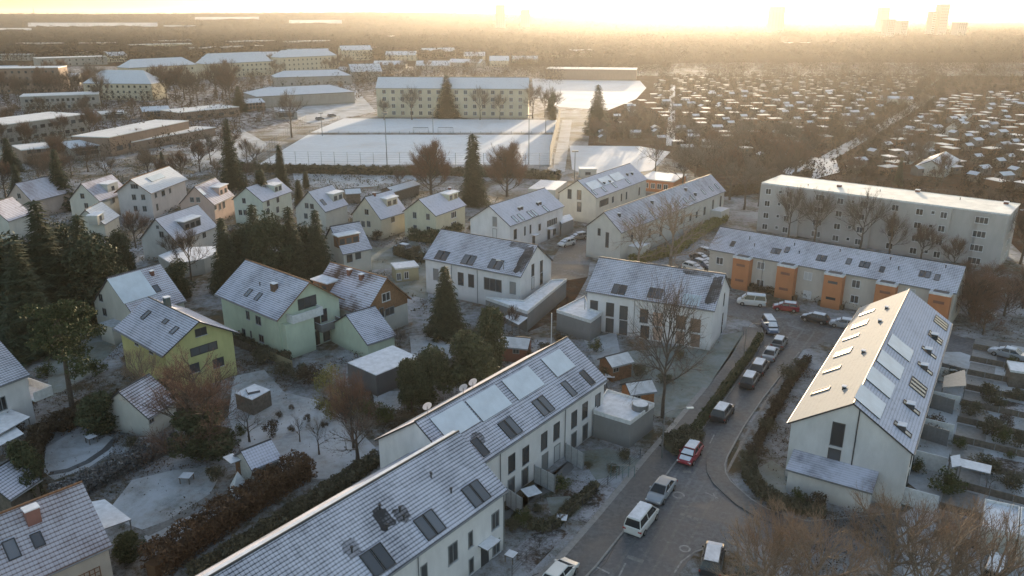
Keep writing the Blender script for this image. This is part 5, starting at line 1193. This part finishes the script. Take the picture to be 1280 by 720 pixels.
# ================================================================== CARS
PAINT={k:plain('paint_'+k,c,.28,.05,1,.1,.6) for k,c in {'white':(.62,.62,.61),'silver':(.30,.32,.35),'red':(.28,.02,.035),'dark':(.03,.034,.04),'blue':(.10,.13,.20),'grey':(.16,.165,.17)}.items()}
def carmesh(kind):
    # stations: x, z_low, z_belt, half width ; cabin: base x0,x1, roof x0,x1, roof z
    D={'hatch':(4.1,1.72,1.45,[(-2.05,.42,.85,.70),(-1.98,.25,.95,.82),(-1.3,.2,.98,.86),(.55,.2,.95,.86),(1.35,.22,.88,.84),(1.9,.28,.72,.76),(2.05,.4,.58,.62)],(-1.95,1.15,-1.55,.35)),
       'sedan':(4.6,1.76,1.42,[(-2.3,.42,.82,.70),(-2.2,.25,.92,.82),(-1.4,.2,.95,.87),(.6,.2,.92,.87),(1.6,.22,.84,.85),(2.15,.28,.70,.76),(2.3,.4,.58,.62)],(-1.75,1.15,-1.05,.30)),
       'suv':(4.5,1.86,1.70,[(-2.25,.45,.98,.78),(-2.15,.3,1.08,.88),(-1.4,.25,1.10,.92),(.6,.25,1.07,.92),(1.5,.27,1.02,.90),(2.1,.33,.86,.82),(2.25,.45,.70,.68)],(-2.15,1.15,-1.9,.45)),
       'van':(4.6,1.84,1.88,[(-2.3,.42,1.02,.80),(-2.22,.25,1.10,.88),(-1.4,.2,1.12,.91),(.9,.2,1.08,.91),(1.6,.22,1.0,.88),(2.15,.28,.80,.80),(2.3,.4,.62,.66)],(-2.25,1.65,-2.1,.85))}[kind]
    Ln,Wd,H,st,(c0,c1,r0,r1)=D
    b=MB();rings=[]
    for x,zl,zb,hw in st:
        k=len(b.v);b.v+=[(x,-hw*.92,zl),(x,-hw,zl+(zb-zl)*.45),(x,-hw*.96,zb-.06),(x,-hw*.86,zb),(x,hw*.86,zb),(x,hw*.96,zb-.06),(x,hw,zl+(zb-zl)*.45),(x,hw*.92,zl)];rings.append(k)
    def F(*i): b.f.append(i);b.m.append(0);b.u+= [(0,0)]*len(i)
    for a,c in zip(rings,rings[1:]):
        for j in range(8): F(a+j,a+(j+1)%8,c+(j+1)%8,c+j)
    F(*[rings[0]+j for j in range(7,-1,-1)]);F(*[rings[-1]+j for j in range(8)])
    zb=st[2][2]-.03;hb=Wd/2*.88;hr_=Wd/2*.70
    # roof shell + pillars
    z=H-.09
    for (z0,z1,s0,s1) in ((z,H-.03,1,1),(H-.03,H,1,.86)):
        P=lambda x,y,zz:(x,y,zz)
        A=[(r0,-hr_*s0,z0),(r1,-hr_*s0,z0),(r1,hr_*s0,z0),(r0,hr_*s0,z0)];mx=(r0+r1)/2
        B=[(mx+(x-mx)*(.96 if s1<1 else 1.),y/s0*s1,z1) for x,y,_ in A]
        for j in range(4): b.face([A[j],A[(j+1)%4],B[(j+1)%4],B[j]])
        b.face(B);b.face(A[::-1])
    for sy in (-1,1):
        for (xb,xr) in ((c0+.03,r0+.05),(c1-.03,r1-.05),((c0+c1)/2-.1,(r0+r1)/2+.05)):
            b.tube([(xb,sy*hb*.985,zb),(xr,sy*hr_*.99,z+.02)],.05,4)
    for sy in(-1,1): b.box(r1+.25,r1+.45,sy*(Wd/2*.93) if sy>0 else -Wd/2*.93-.16,sy*(Wd/2*.93)+.16 if sy>0 else -Wd/2*.93,zb+.02,zb+.16)
    body=b
    g=MB()
    Bq=[(c0,-hb*.97,zb),(c1,-hb*.97,zb),(c1,hb*.97,zb),(c0,hb*.97,zb)];Tq=[(r0+.02,-hr_*.97,z+.01),(r1-.02,-hr_*.97,z+.01),(r1-.02,hr_*.97,z+.01),(r0+.02,hr_*.97,z+.01)]
    for j in range(4): g.face([Bq[j],Bq[(j+1)%4],Tq[(j+1)%4],Tq[j]])
    wm=MB();wm.tube([(0,-.11,0),(0,.11,0)],.32,14);rm=MB();rm.tube([(0,-.125,0),(0,.125,0)],.19,10)
    hl=MB();hl.box(-.05,.05,-.16,.16,-.07,.07)
    sn=MB();sn.box(r0+.08,r1-.05,-hr_*.9,hr_*.9,H+.003,H+.06);hd=MB()
    zs=lambda x: next((a[2]+(c[2]-a[2])*(x-a[0])/(c[0]-a[0]) for a,c in zip(st,st[1:]) if a[0]<=x<=c[0]),.8)+.03
    q0=c1+.04;hx=[q0]+[a[0] for a in st if q0<a[0]<st[-2][0]]+[st[-2][0]-.05]
    for xa,xb in zip(hx,hx[1:]): hd.face([(xa,-hb*.8,zs(xa)),(xb,-hb*.74,zs(xb)),(xb,hb*.74,zs(xb)),(xa,hb*.8,zs(xa))])
    sn.face([(c1-.08,-hb*.85,zb+.09),(r1+.1,-hr_*.88,z-.04),(r1+.1,hr_*.88,z-.04),(c1-.08,hb*.85,zb+.09)])
    k=[(v[0]+.03,v[1],v[2]+.03) if i>=24 else v for i,v in enumerate(sn.v)];sn.v=k
    for i in range(0,len(hd.v),4): sn.face(hd.v[i:i+4])
    return dict(body=body,g=g.mesh('window',M_cglass),wm=wm.mesh('wheel',M_tyre,True),rm=rm.mesh('rim',M_rim),hl=hl.mesh('headlight',M_lampw),tl=hl.mesh('taillight',M_red),sn=sn.mesh('snow_cover',M_snow),Ln=Ln,Wd=Wd,st=st,H=H)
CM={k:carmesh(k) for k in ('hatch','sedan','suv','van')};BM={}
def car(x,y,head,kind,paint,label,snow=True,group='cars parked along the streets',name='parked_car',px=True):
    """head = picture point the bonnet points to"""
    p=G(x,y);q=G(*head);d=q-p;D=CM[kind]
    o=thing(name,label,'car',(p.x,p.y,.012),math.atan2(d.y,d.x),group)
    if (kind,paint) not in BM: BM[(kind,paint)]=D['body'].mesh('body',PAINT[paint])
    link('body',BM[(kind,paint)],o);link('window',D['g'],o)
    for sx in (-1,1):
        for sy in (-1,1):
            w_=link('wheel',D['wm'],o,(sx*D['Ln']*.305,sy*(D['Wd']/2-.09),.32));link('rim',D['rm'],w_)
    a=D['st'][-2];b_=D['st'][1]
    for sy in (-1,1):
        link('headlight',D['hl'],o,(a[0]+.06,sy*a[3]*.78,(a[1]+a[2])/2+.08));link('taillight',D['tl'],o,(b_[0]-.04,sy*b_[3]*.86,(b_[1]+b_[2])/2+.1))
    if snow: link('snow_cover',D['sn'],o)
    return o
car(802,656,(846,600),'van','white','white van-like car with dark rear window, nearest in the row by the kerb')
car(826,619,(795,660),'sedan','silver','pale blue-silver saloon between the white van-like car and the red car',False)
car(862,573,(833,612),'hatch','red','red car with snowy roof driving down the main road',group='cars on the main road',name='car')
car(903,521,(935,478),'suv','dark','dark car with snowy roof, alone on the left kerb below the parked row')
car(937,480,(955,450),'suv','dark','snow covered parked car, first of the row from below')
car(949,464,(970,430),'suv','dark','snow covered parked car, second of the row from below')
car(963,446,(980,415),'sedan','silver','snow covered parked saloon, third of the row from below')
car(974,432,(985,415),'hatch','grey','snow covered parked car, fourth of the row from below')
car(962,413,(975,432),'van','blue','blue estate car with snowy roof and windscreen at the top of the parked row')
car(939,381,(900,377),'van','white','white van-like car before the leftmost orange towers')
car(982,388,(940,383),'hatch','red','dark red car with snowy top right of the white van-like car')
car(1018,402,(980,394),'hatch','dark','dark car with pale roof before the middle orange tower',True)
car(1054,409,(1010,402),'hatch','silver','silver car partly behind the right terrace roof, before the orange towers')
car(890,706,(893,690),'suv','dark','dark car with patchy snowy roof at the bottom edge beside the white road line')
car(708,307,(690,312),'hatch','white','white snowy car beside the blue roofed terrace, nearer one')
car(723,299,(705,302),'hatch','grey','snowy car beside the blue roofed terrace, farther one')
car(503,313,(480,308),'hatch','grey','snowy car on the lane left of the middle terrace')
car(866,338,(890,345),'hatch','white','snowy car in the small parking strip, lowest of the four')
car(878,334,(900,341),'hatch','blue','snowy car in the small parking strip, second of the four')
car(876,326,(900,333),'sedan','dark','snowy car in the small parking strip, third of the four')
car(884,319,(905,325),'hatch','grey','snowy car in the small parking strip, top of the four')
car(1258,446,(1225,438),'sedan','silver','silver saloon with snowy roof on the parking street at the right edge')
car(1242,722,(1252,690),'van','grey','grey vehicle with snow streaked roof in the bottom right corner',True)
car(1240,368,(1215,360),'hatch','silver','snowy car among the rusty shrubs at the right edge, upper one')
car(1228,395,(1250,400),'hatch','grey','snowy car among the rusty shrubs at the right edge, lower one')
car(700,724,(740,680),'hatch','white','white car cut by the bottom frame edge, in the left lane',False)
for i,(x,y) in enumerate(((350,128),(335,122),(400,150),(415,146),(340,130))): car(x,y,(x+20,y-2),'hatch','grey','tiny snowy car in the yard beside the hipped hall','x',group='cars in the hall yard')
# bottom right garages
boxpx('garage','snowy flat garage at the bottom right, left of two',"garage",[(1231,628),(1273,637),(1271,672),(1228,662)],2.5,off)
boxpx('garage','snowy flat garage at the bottom right cut by the frame edge',"garage",[(1276,638),(1310,646),(1310,684),(1274,673)],2.5,off)
# ================================================================== STREET LAMPS, MASTS
def lamp(x,y,ytop,label,arm=(1,0),L=2.2,two=False):
    p=G(x,y);h_=zat(p.x,p.y,ytop)*.93;o=thing('street_lamp',label,'street lamp',p,0,'curved street lamps')
    m=MB();m.tube([(0,0,0),(0,0,1.2),(0,0,h_-.6)],[.11,.09,.06],8);link('pole',m.mesh('pole',M_metal),o)
    a=Vector((*arm,0)).normalized();m=MB();pts=[(0,0,h_-.62)]
    for i in range(1,7):
        t=i/6;pts.append((a.x*L*(1-math.cos(t*1.5)),a.y*L*(1-math.cos(t*1.5)),h_-.6+.75*math.sin(t*1.5)))
    m.tube(pts,.045,6);link('arm',m.mesh('arm',M_metal),o)
    m=MB();m.box(-.1,.65,-.13,.13,-.07,.05);q=link('lamp_head',m.mesh('lamp_head',M_lampw),o,pts[-1],(0,0,math.atan2(a.y,a.x)))
lamp(827,573,508,'curved street lamp on the near pavement, in front of the snowy terrace box',(1,.1),2.6)
lamp(929,452,402,'curved street lamp beside the dark clipped hedge',(1,.1),2.6)
lamp(629.5,385,322,'tall straight lamp before the middle white terrace',(-1,.2),.6)
FM='floodlight masts of the snowy pitches'
for x,y,t,l in ((484,206,142,'floodlight mast at the near side of the pitch, left one'),(661,206,145,'floodlight mast at the near side of the pitch, right one'),(541.5,168,138,'floodlight mast between the two pitches'),(682,166,140,'floodlight mast at the right end between the pitches'),(403,170,142,'floodlight mast at the left end of the pitches'),(718,230,190,'pole beside the white kiosk')):
    p=G(x,y);h_=zat(p.x,p.y,t);o=thing('floodlight_mast',l,'mast',p,0,FM);m=MB();m.tube([(0,0,0),(0,0,h_)],[.16,.09],6);link('pole',m.mesh('pole',M_metal),o)
    m=MB();m.box(-.9,.9,-.15,.15,h_,h_+.35);link('lamp_head',m.mesh('lamp_head',M_metal),o)
# ================================================================== FENCES
def fence(label,pts,h_,step=2.5,mesh_=True,mat=None,solid=False,name='fence',z0=0,wires=6,r=.03):
    P=[G(*p) for p in pts];c=P[0].copy();o=thing(name,label,'fence',c);pm=MB();wm=MB()
    mat=mat or M_metal
    for i in range(len(P)-1):
        a,b_=P[i]-c,P[i+1]-c;d=b_-a;L=d.length;n=max(1,int(L/step))
        for k in range(n+1):
            q=a+d*k/n;pm.tube([(q.x,q.y,0),(q.x,q.y,h_+.05)],r*1.4,5)
        if solid:
            d.normalize();nn=Vector((-d.y,d.x,0))*.02;wm.prism([tuple((a-nn)[:2]),tuple((b_-nn)[:2]),tuple((b_+nn)[:2]),tuple((a+nn)[:2])],.08,h_)
        else:
            for k in range(wires):
                z=.15+(h_-.15)*k/(wires-1);wm.tube([(a.x,a.y,z),(b_.x,b_.y,z)],r*.6,4,0,False)
    link('posts',pm.mesh('posts',mat),o);link('panel' if solid else 'wires',wm.mesh('panel' if solid else 'wires',mat),o)
fence('high ball catching fence along the near side of the snowy pitch',[(322,207),(500,209),(692,210)],4.5,4,wires=7,r=.05)
fence('high netting fence at the right end of the pitches',[(700,151.5),(687,208)],6.0,4,solid=True,mat=plain('netting',(.12,.12,.11),.9))
fence('long low fence between the two snowy pitches',[(385,168),(690,168)],1.2,4,wires=3,r=.05)
fence('fence along the left side of the snowy pitch',[(321,203),(383,156)],4.,4,wires=6,r=.05)
fence('dark barrier line across the far snowy pitch',[(383,168),(425,148)],1.,4,wires=3,r=.06)
fence('yellowish garden wall fence in front of the pale green house',[(336,449),(366,462)],1.3,3,solid=True,mat=plaster('sandy_wall',(.33,.28,.17)))
fence('dark garden fence beside the pale green house',[(292,432),(336,449)],1.2,2,solid=True,mat=M_fence)
fence('wire fence between the terrace front gardens and the pavement',[(640,720),(690,668),(745,618),(800,572)],1.0,2,wires=4,r=.025,mat=M_dark)
fence('thin fence around the hedge garden of the right white terrace',[(868,540),(907,485),(943,432)],1.1,2.5,wires=3,r=.025,mat=M_dark)
# narrow back gardens of the big right terrace
RG='wooden fences between the narrow back gardens right of the big terrace'
def wp(x,y): q=R8.M@Vector((x,y,0));return (q.x,q.y)
rg=random.Random(4);NP=8;yw=-R8.w2
for i in range(NP+3):
    x=-R8.L2-3.2+i*(R8.L+2)/NP;x1=x+(R8.L+2)/NP;yl=yw-21+rg.uniform(-1,1)
    a=Vector((*wp(x,yw-3.1),0));b_=Vector((*wp(x,yl),0));d=b_-a;L=d.length;m=MB();L*=rg.uniform(.75,1);m.box(0,L,-.025,.025,.08,.85)
    o=link('fence',None,None,a,(0,0,math.atan2(d.y,d.x)));tag(o,'low wooden fence between two narrow snowy back gardens right of the big terrace','fence',RG)
    link('panel',m.mesh('panel',M_fence),o);m=MB()
    for k in range(int(L/2)+1): m.box(k*2-.035,k*2+.035,-.04,.04,0,.95)
    link('posts',m.mesh('posts',M_frame),o)
    pts=[wp(x+.3,yw-3.2),wp(x1-.3,yw-3.2),wp(x1-.3,yw-6.2),wp(x+.3,yw-6.2)]
    sheet('terrace',pts,.05,M_strip,px=False)
    y0=yw-6.6-rg.uniform(0,1.5);y1=yl+2+rg.uniform(0,3)
    sheet('lawn',[wp(x+.5,y0),wp(x1-.6-rg.random(),y0),wp(x1-.6,y1),wp(x+.6+rg.random(),y1)],.045,M_lawn if i%3 else M_bed,px=False)
    for k in range(3):
        q=wp(rg.uniform(x+.6,x1-.6),rg.choice((y1-.8,y0-.2,rg.uniform(yl,yw-8))))
        tree(rg.choice(('shrub','shrubB','shrubG','fruit')),0,0,None,'shrub or small tree in the narrow snowy back gardens right of the big terrace','shrub','shrub','plants in the narrow back gardens',H=rg.uniform(.9,2.0),base=q)
    if i%2==0 or i>6:
        c1,c2=wp(x+1.0,yl+1.6),wp(x+3.3,yl+1.6)
        House('garden_shed','small snowy shed at the end of a back garden right of the big terrace','shed',c1,c2,2.0,1.9,2.4,[M_fence,M_wood,M_greyd][i%3],M_snow,px=False,ov=.15,ovg=.15,group='sheds at the ends of the back gardens')
screen(1150,548,1183,558,1.9,'white privacy screen at the back of the right terrace, lower one',M_metal);screen(1163,510,1190,518,1.9,'white privacy screen at the back of the right terrace, middle one',M_metal);screen(1175,470,1205,478,1.9,'white privacy screen at the back of the right terrace, upper one',M_metal)
canopy('garden_canopy','grey pergola beside the back gardens of the right terrace',[(1180,470),(1206,462),(1208,482),(1178,484)],2.4,mat=M_metal)
canopy('garden_canopy','white framed pergola in the lower right back garden',[(1198,572),(1240,582),(1238,592),(1196,582)],2.2)
canopy('garden_canopy','small snowy canopy in the right back gardens near the garages',[(1188,570),(1200,568),(1202,582),(1190,584)],2.4)
House('garden_house','white roofed garden house in the upper right back gardens','garden house',(1262,458),(1290,462),3,2.2,2.2,M_fence,M_snow)
# ================================================================== SMALL GARDEN THINGS
def table(x,y,label,s=1.2,mat=None):
    p=G(x,y);o=thing('garden_table',label,'table',p,rnd.uniform(0,3));m=MB();m.box(-s/2,s/2,-s/2,s/2,.68,.75,0,1);link('tabletop',m.mesh('tabletop',[M_fence,M_snow]),o)
    for a in(-1,1):
        for b_ in(-1,1): m=MB();m.box(a*s*.42-.04,a*s*.42+.04,b_*s*.42-.04,b_*s*.42+.04,0,.68);link('leg',m.mesh('leg',M_fence),o)
table(234,602,'snowy garden table on the left lawn',1.15);table(115,553,'small snowy table on the round upper left lawn',1.);table(752,484,'small snowy table by the arched garden hut');table(762,476,'snowy table behind the other one near the arched garden hut')
table(664,622,'snowy table by the front garden screens',1.6);table(702,700-45,'snowy chest in the front garden bed',1.0);table(639,701,'small white lidded box in the lower front garden',.9);table(1047,598,'unused' ,.5) if 0 else None
for x,y,l in ((534,507,'satellite dish left of three behind the solar panel roof'),(579,484,'satellite dish in the middle behind the solar panel roof'),(591,477,'satellite dish right of three behind the solar panel roof')):
    p=G(x,y,9.2);o=thing('satellite_dish',l,'satellite dish',(p.x,p.y,0));m=MB();m.tube([(0,0,5.6),(0,0,9.1)],.035,5);link('pole',m.mesh('pole',M_metal),o)
    m=MB();N=16;rr_=.48
    for i in range(N):
        a,b_=6.2832*i/N,6.2832*(i+1)/N;m.face([(0,.12,0),(rr_*math.cos(a),0,rr_*math.sin(a)),(rr_*math.cos(b_),0,rr_*math.sin(b_))])
    link('dish',m.mesh('dish',M_framew),o,(0,-.1,9.2),(R(15),0,.5))
# patio parasol closed + tent
p=G(300,613);m=MB();m.face([(-1,-.8,0),(1,-.8,0),(0,0,2.2)]);m.face([(1,-.8,0),(1,.8,0),(0,0,2.2)]);m.face([(1,.8,0),(-1,.8,0),(0,0,2.2)]);m.face([(-1,.8,0),(-1,-.8,0),(0,0,2.2)])
tag(link('play_tent',m.mesh('play_tent',M_framew),None,p,(0,0,.6)),'small white pointed tent at the end of the garden path','tent')
p=G(670,585)
for x,y,l in ((778,598,'clothes airer with turquoise posts in the front garden'),):
    p=G(x,y);o=thing('clothes_airer',l,'airer',p);m=MB()
    for i in range(5): m.tube([(i*.6-1.2,0,0),(i*.6-1.2,0,1.5)],.03,5)
    link('posts',m.mesh('posts',plain('teal',(.08,.16,.16),.6)),o);m=MB();m.tube([(-1.2,0,1.5),(1.2,0,1.5)],.02,5);link('rail',m.mesh('rail',M_metal),o)
GOL='goals between the pitches'
for x,y,l in ((526,167,'left goal at the back of the near pitch'),(557,167,'right goal at the back of the near pitch')):
    p=G(x,y);o=thing('goal',l,'goal',p,0,GOL);m=MB()
    m.tube([(-3,0,0),(-3,0,2.4),(3,0,2.4),(3,0,0)],.12,6);link('goal_frame',m.mesh('goal_frame',M_metal),o);m=MB()
    for i in range(13): m.tube([(-3+i*.5,1.5,0),(-3+i*.5,.1,2.3)],.03,3)
    link('net',m.mesh('net',M_metal),o)
# wooden trellis / pole near the huts
p=G(689,432);m=MB();m.tube([(0,0,0),(0,0,5)],.07,6);tag(link('pole',m.mesh('pole',M_framew),None,p),'pale pole behind the solar panel terrace ridge','pole')
# ================================================================== ALLOTMENT HUTS
def hutmesh(i):
    m=MB();L,W_,he=((3.4,2.4,2.1),(4.0,2.8,2.2),(4.6,3.0,2.3),(2.8,2.2,2.0))[i]
    m.box(-L/2,L/2,-W_/2,W_/2,0,he);a=m.mesh('wall',[M_fence,M_greyd,M_wood,M_fence][i])
    r=MB()
    if i%2: 
        r.face([(-L/2-.2,-W_/2-.3,he),(L/2+.2,-W_/2-.3,he),(L/2+.2,0,he+.8),(-L/2-.2,0,he+.8)]);r.face([(L/2+.2,W_/2+.3,he),(-L/2-.2,W_/2+.3,he),(-L/2-.2,0,he+.8),(L/2+.2,0,he+.8)])
        for s in (-1,1): r.face([(s*(L/2+.19),-W_/2-.3,he),(s*(L/2+.19),W_/2+.3,he),(s*(L/2+.19),0,he+.8)],1)
    else: r.box(-L/2-.3,L/2+.3,-W_/2-.3,W_/2+.3,he+.003,he+.16)
    b_=r.mesh('roof',[M_roofE if i%2 else (M_snowd if i else M_snow),M_fence])
    w_=MB();w_.box(-.5,.5,-.03,.02,.9,1.6);c=w_.mesh('window',M_glass);return a,b_,c,W_
HM=[hutmesh(i) for i in range(4)];rh=random.Random(12);cnt=0;pts_=[]
def inpoly(x,y,P):
    c=False;j=len(P)-1
    for i in range(len(P)):
        if (P[i][1]>y)!=(P[j][1]>y) and x<(P[j][0]-P[i][0])*(y-P[i][1])/(P[j][1]-P[i][1])+P[i][0]: c=not c
        j=i
    return c
ZL=[(818,97),(1165,97),(1120,135),(1015,195),(905,215),(850,190),(738,180),(765,145),(815,118)]
ZR=[(1195,118),(1300,118),(1300,330),(1262,240),(1060,218),(1130,160)]
for zone,lab,grp,az in ((ZL,'small allotment hut with snowy roof, left of the diagonal path','allotment huts left of the diagonal path',.12),(ZR,'small allotment hut with snowy roof, right of the diagonal path','allotment huts right of the diagonal path',.35)):
    cc=[]
    for iy in range(0,75):
        for ix in range(-60,80):
            X=ix*(11.5 if zone is ZL else 10)+rh.uniform(-2.5,2.5);Y=170+iy*(13 if zone is ZL else 11)+rh.uniform(-2.5,2.5)
            d=CP*Y+SP*CH;px=640+1000*X/d;py=360-1000*(SP*Y-CP*CH)/d
            if inpoly(px,py,zone) and rh.random()<.86 and abs(px-839)>6: cc.append((Y,X))
    cc.sort();pts_.append((cc,lab,grp,az))
for cc,lab,grp,az in pts_:
    for Y,X in cc[:145]:
        i=rh.randrange(4);a,b_,c,W_=HM[i];o=thing('allotment_hut',lab,'hut',(X,Y,0),az+rh.choice((0,0,1.57))+rh.uniform(-.1,.1),grp)
        link('wall',a,o);link('roof',b_,o)
        if Y<330: link('window',c,o,(0,-W_/2-.01,0))
rest=MB()
for cc,lab,grp,az in pts_:
    for Y,X in cc[145:]:
        a_,b__=rh.uniform(1.2,2.2),rh.uniform(.9,1.5);rest.box(X-a_,X+a_,Y-b__,Y+b__,0,rh.uniform(1.9,2.5),0,1)
if rest.v: tag(link('far_allotment_huts',rest.mesh('far_allotment_huts',[M_fence,M_snow])),'far allotment huts with snowy roofs near the woodland edge','huts',kind='stuff')
h=House('clubhouse','largest gabled hut with white front in the right allotments','hut',(1165,201),(1182,190),8,2.6,4.6,off,M_roofE)
h=House('clubhouse','long snowy roofed clubhouse far in the allotments left of the diagonal path','hut',(1100,120),(1140,121),9,3,3.9,off,M_roofE)
print('OBJECTS',len(bpy.data.objects),'allot',[len(c[0]) for c in pts_])
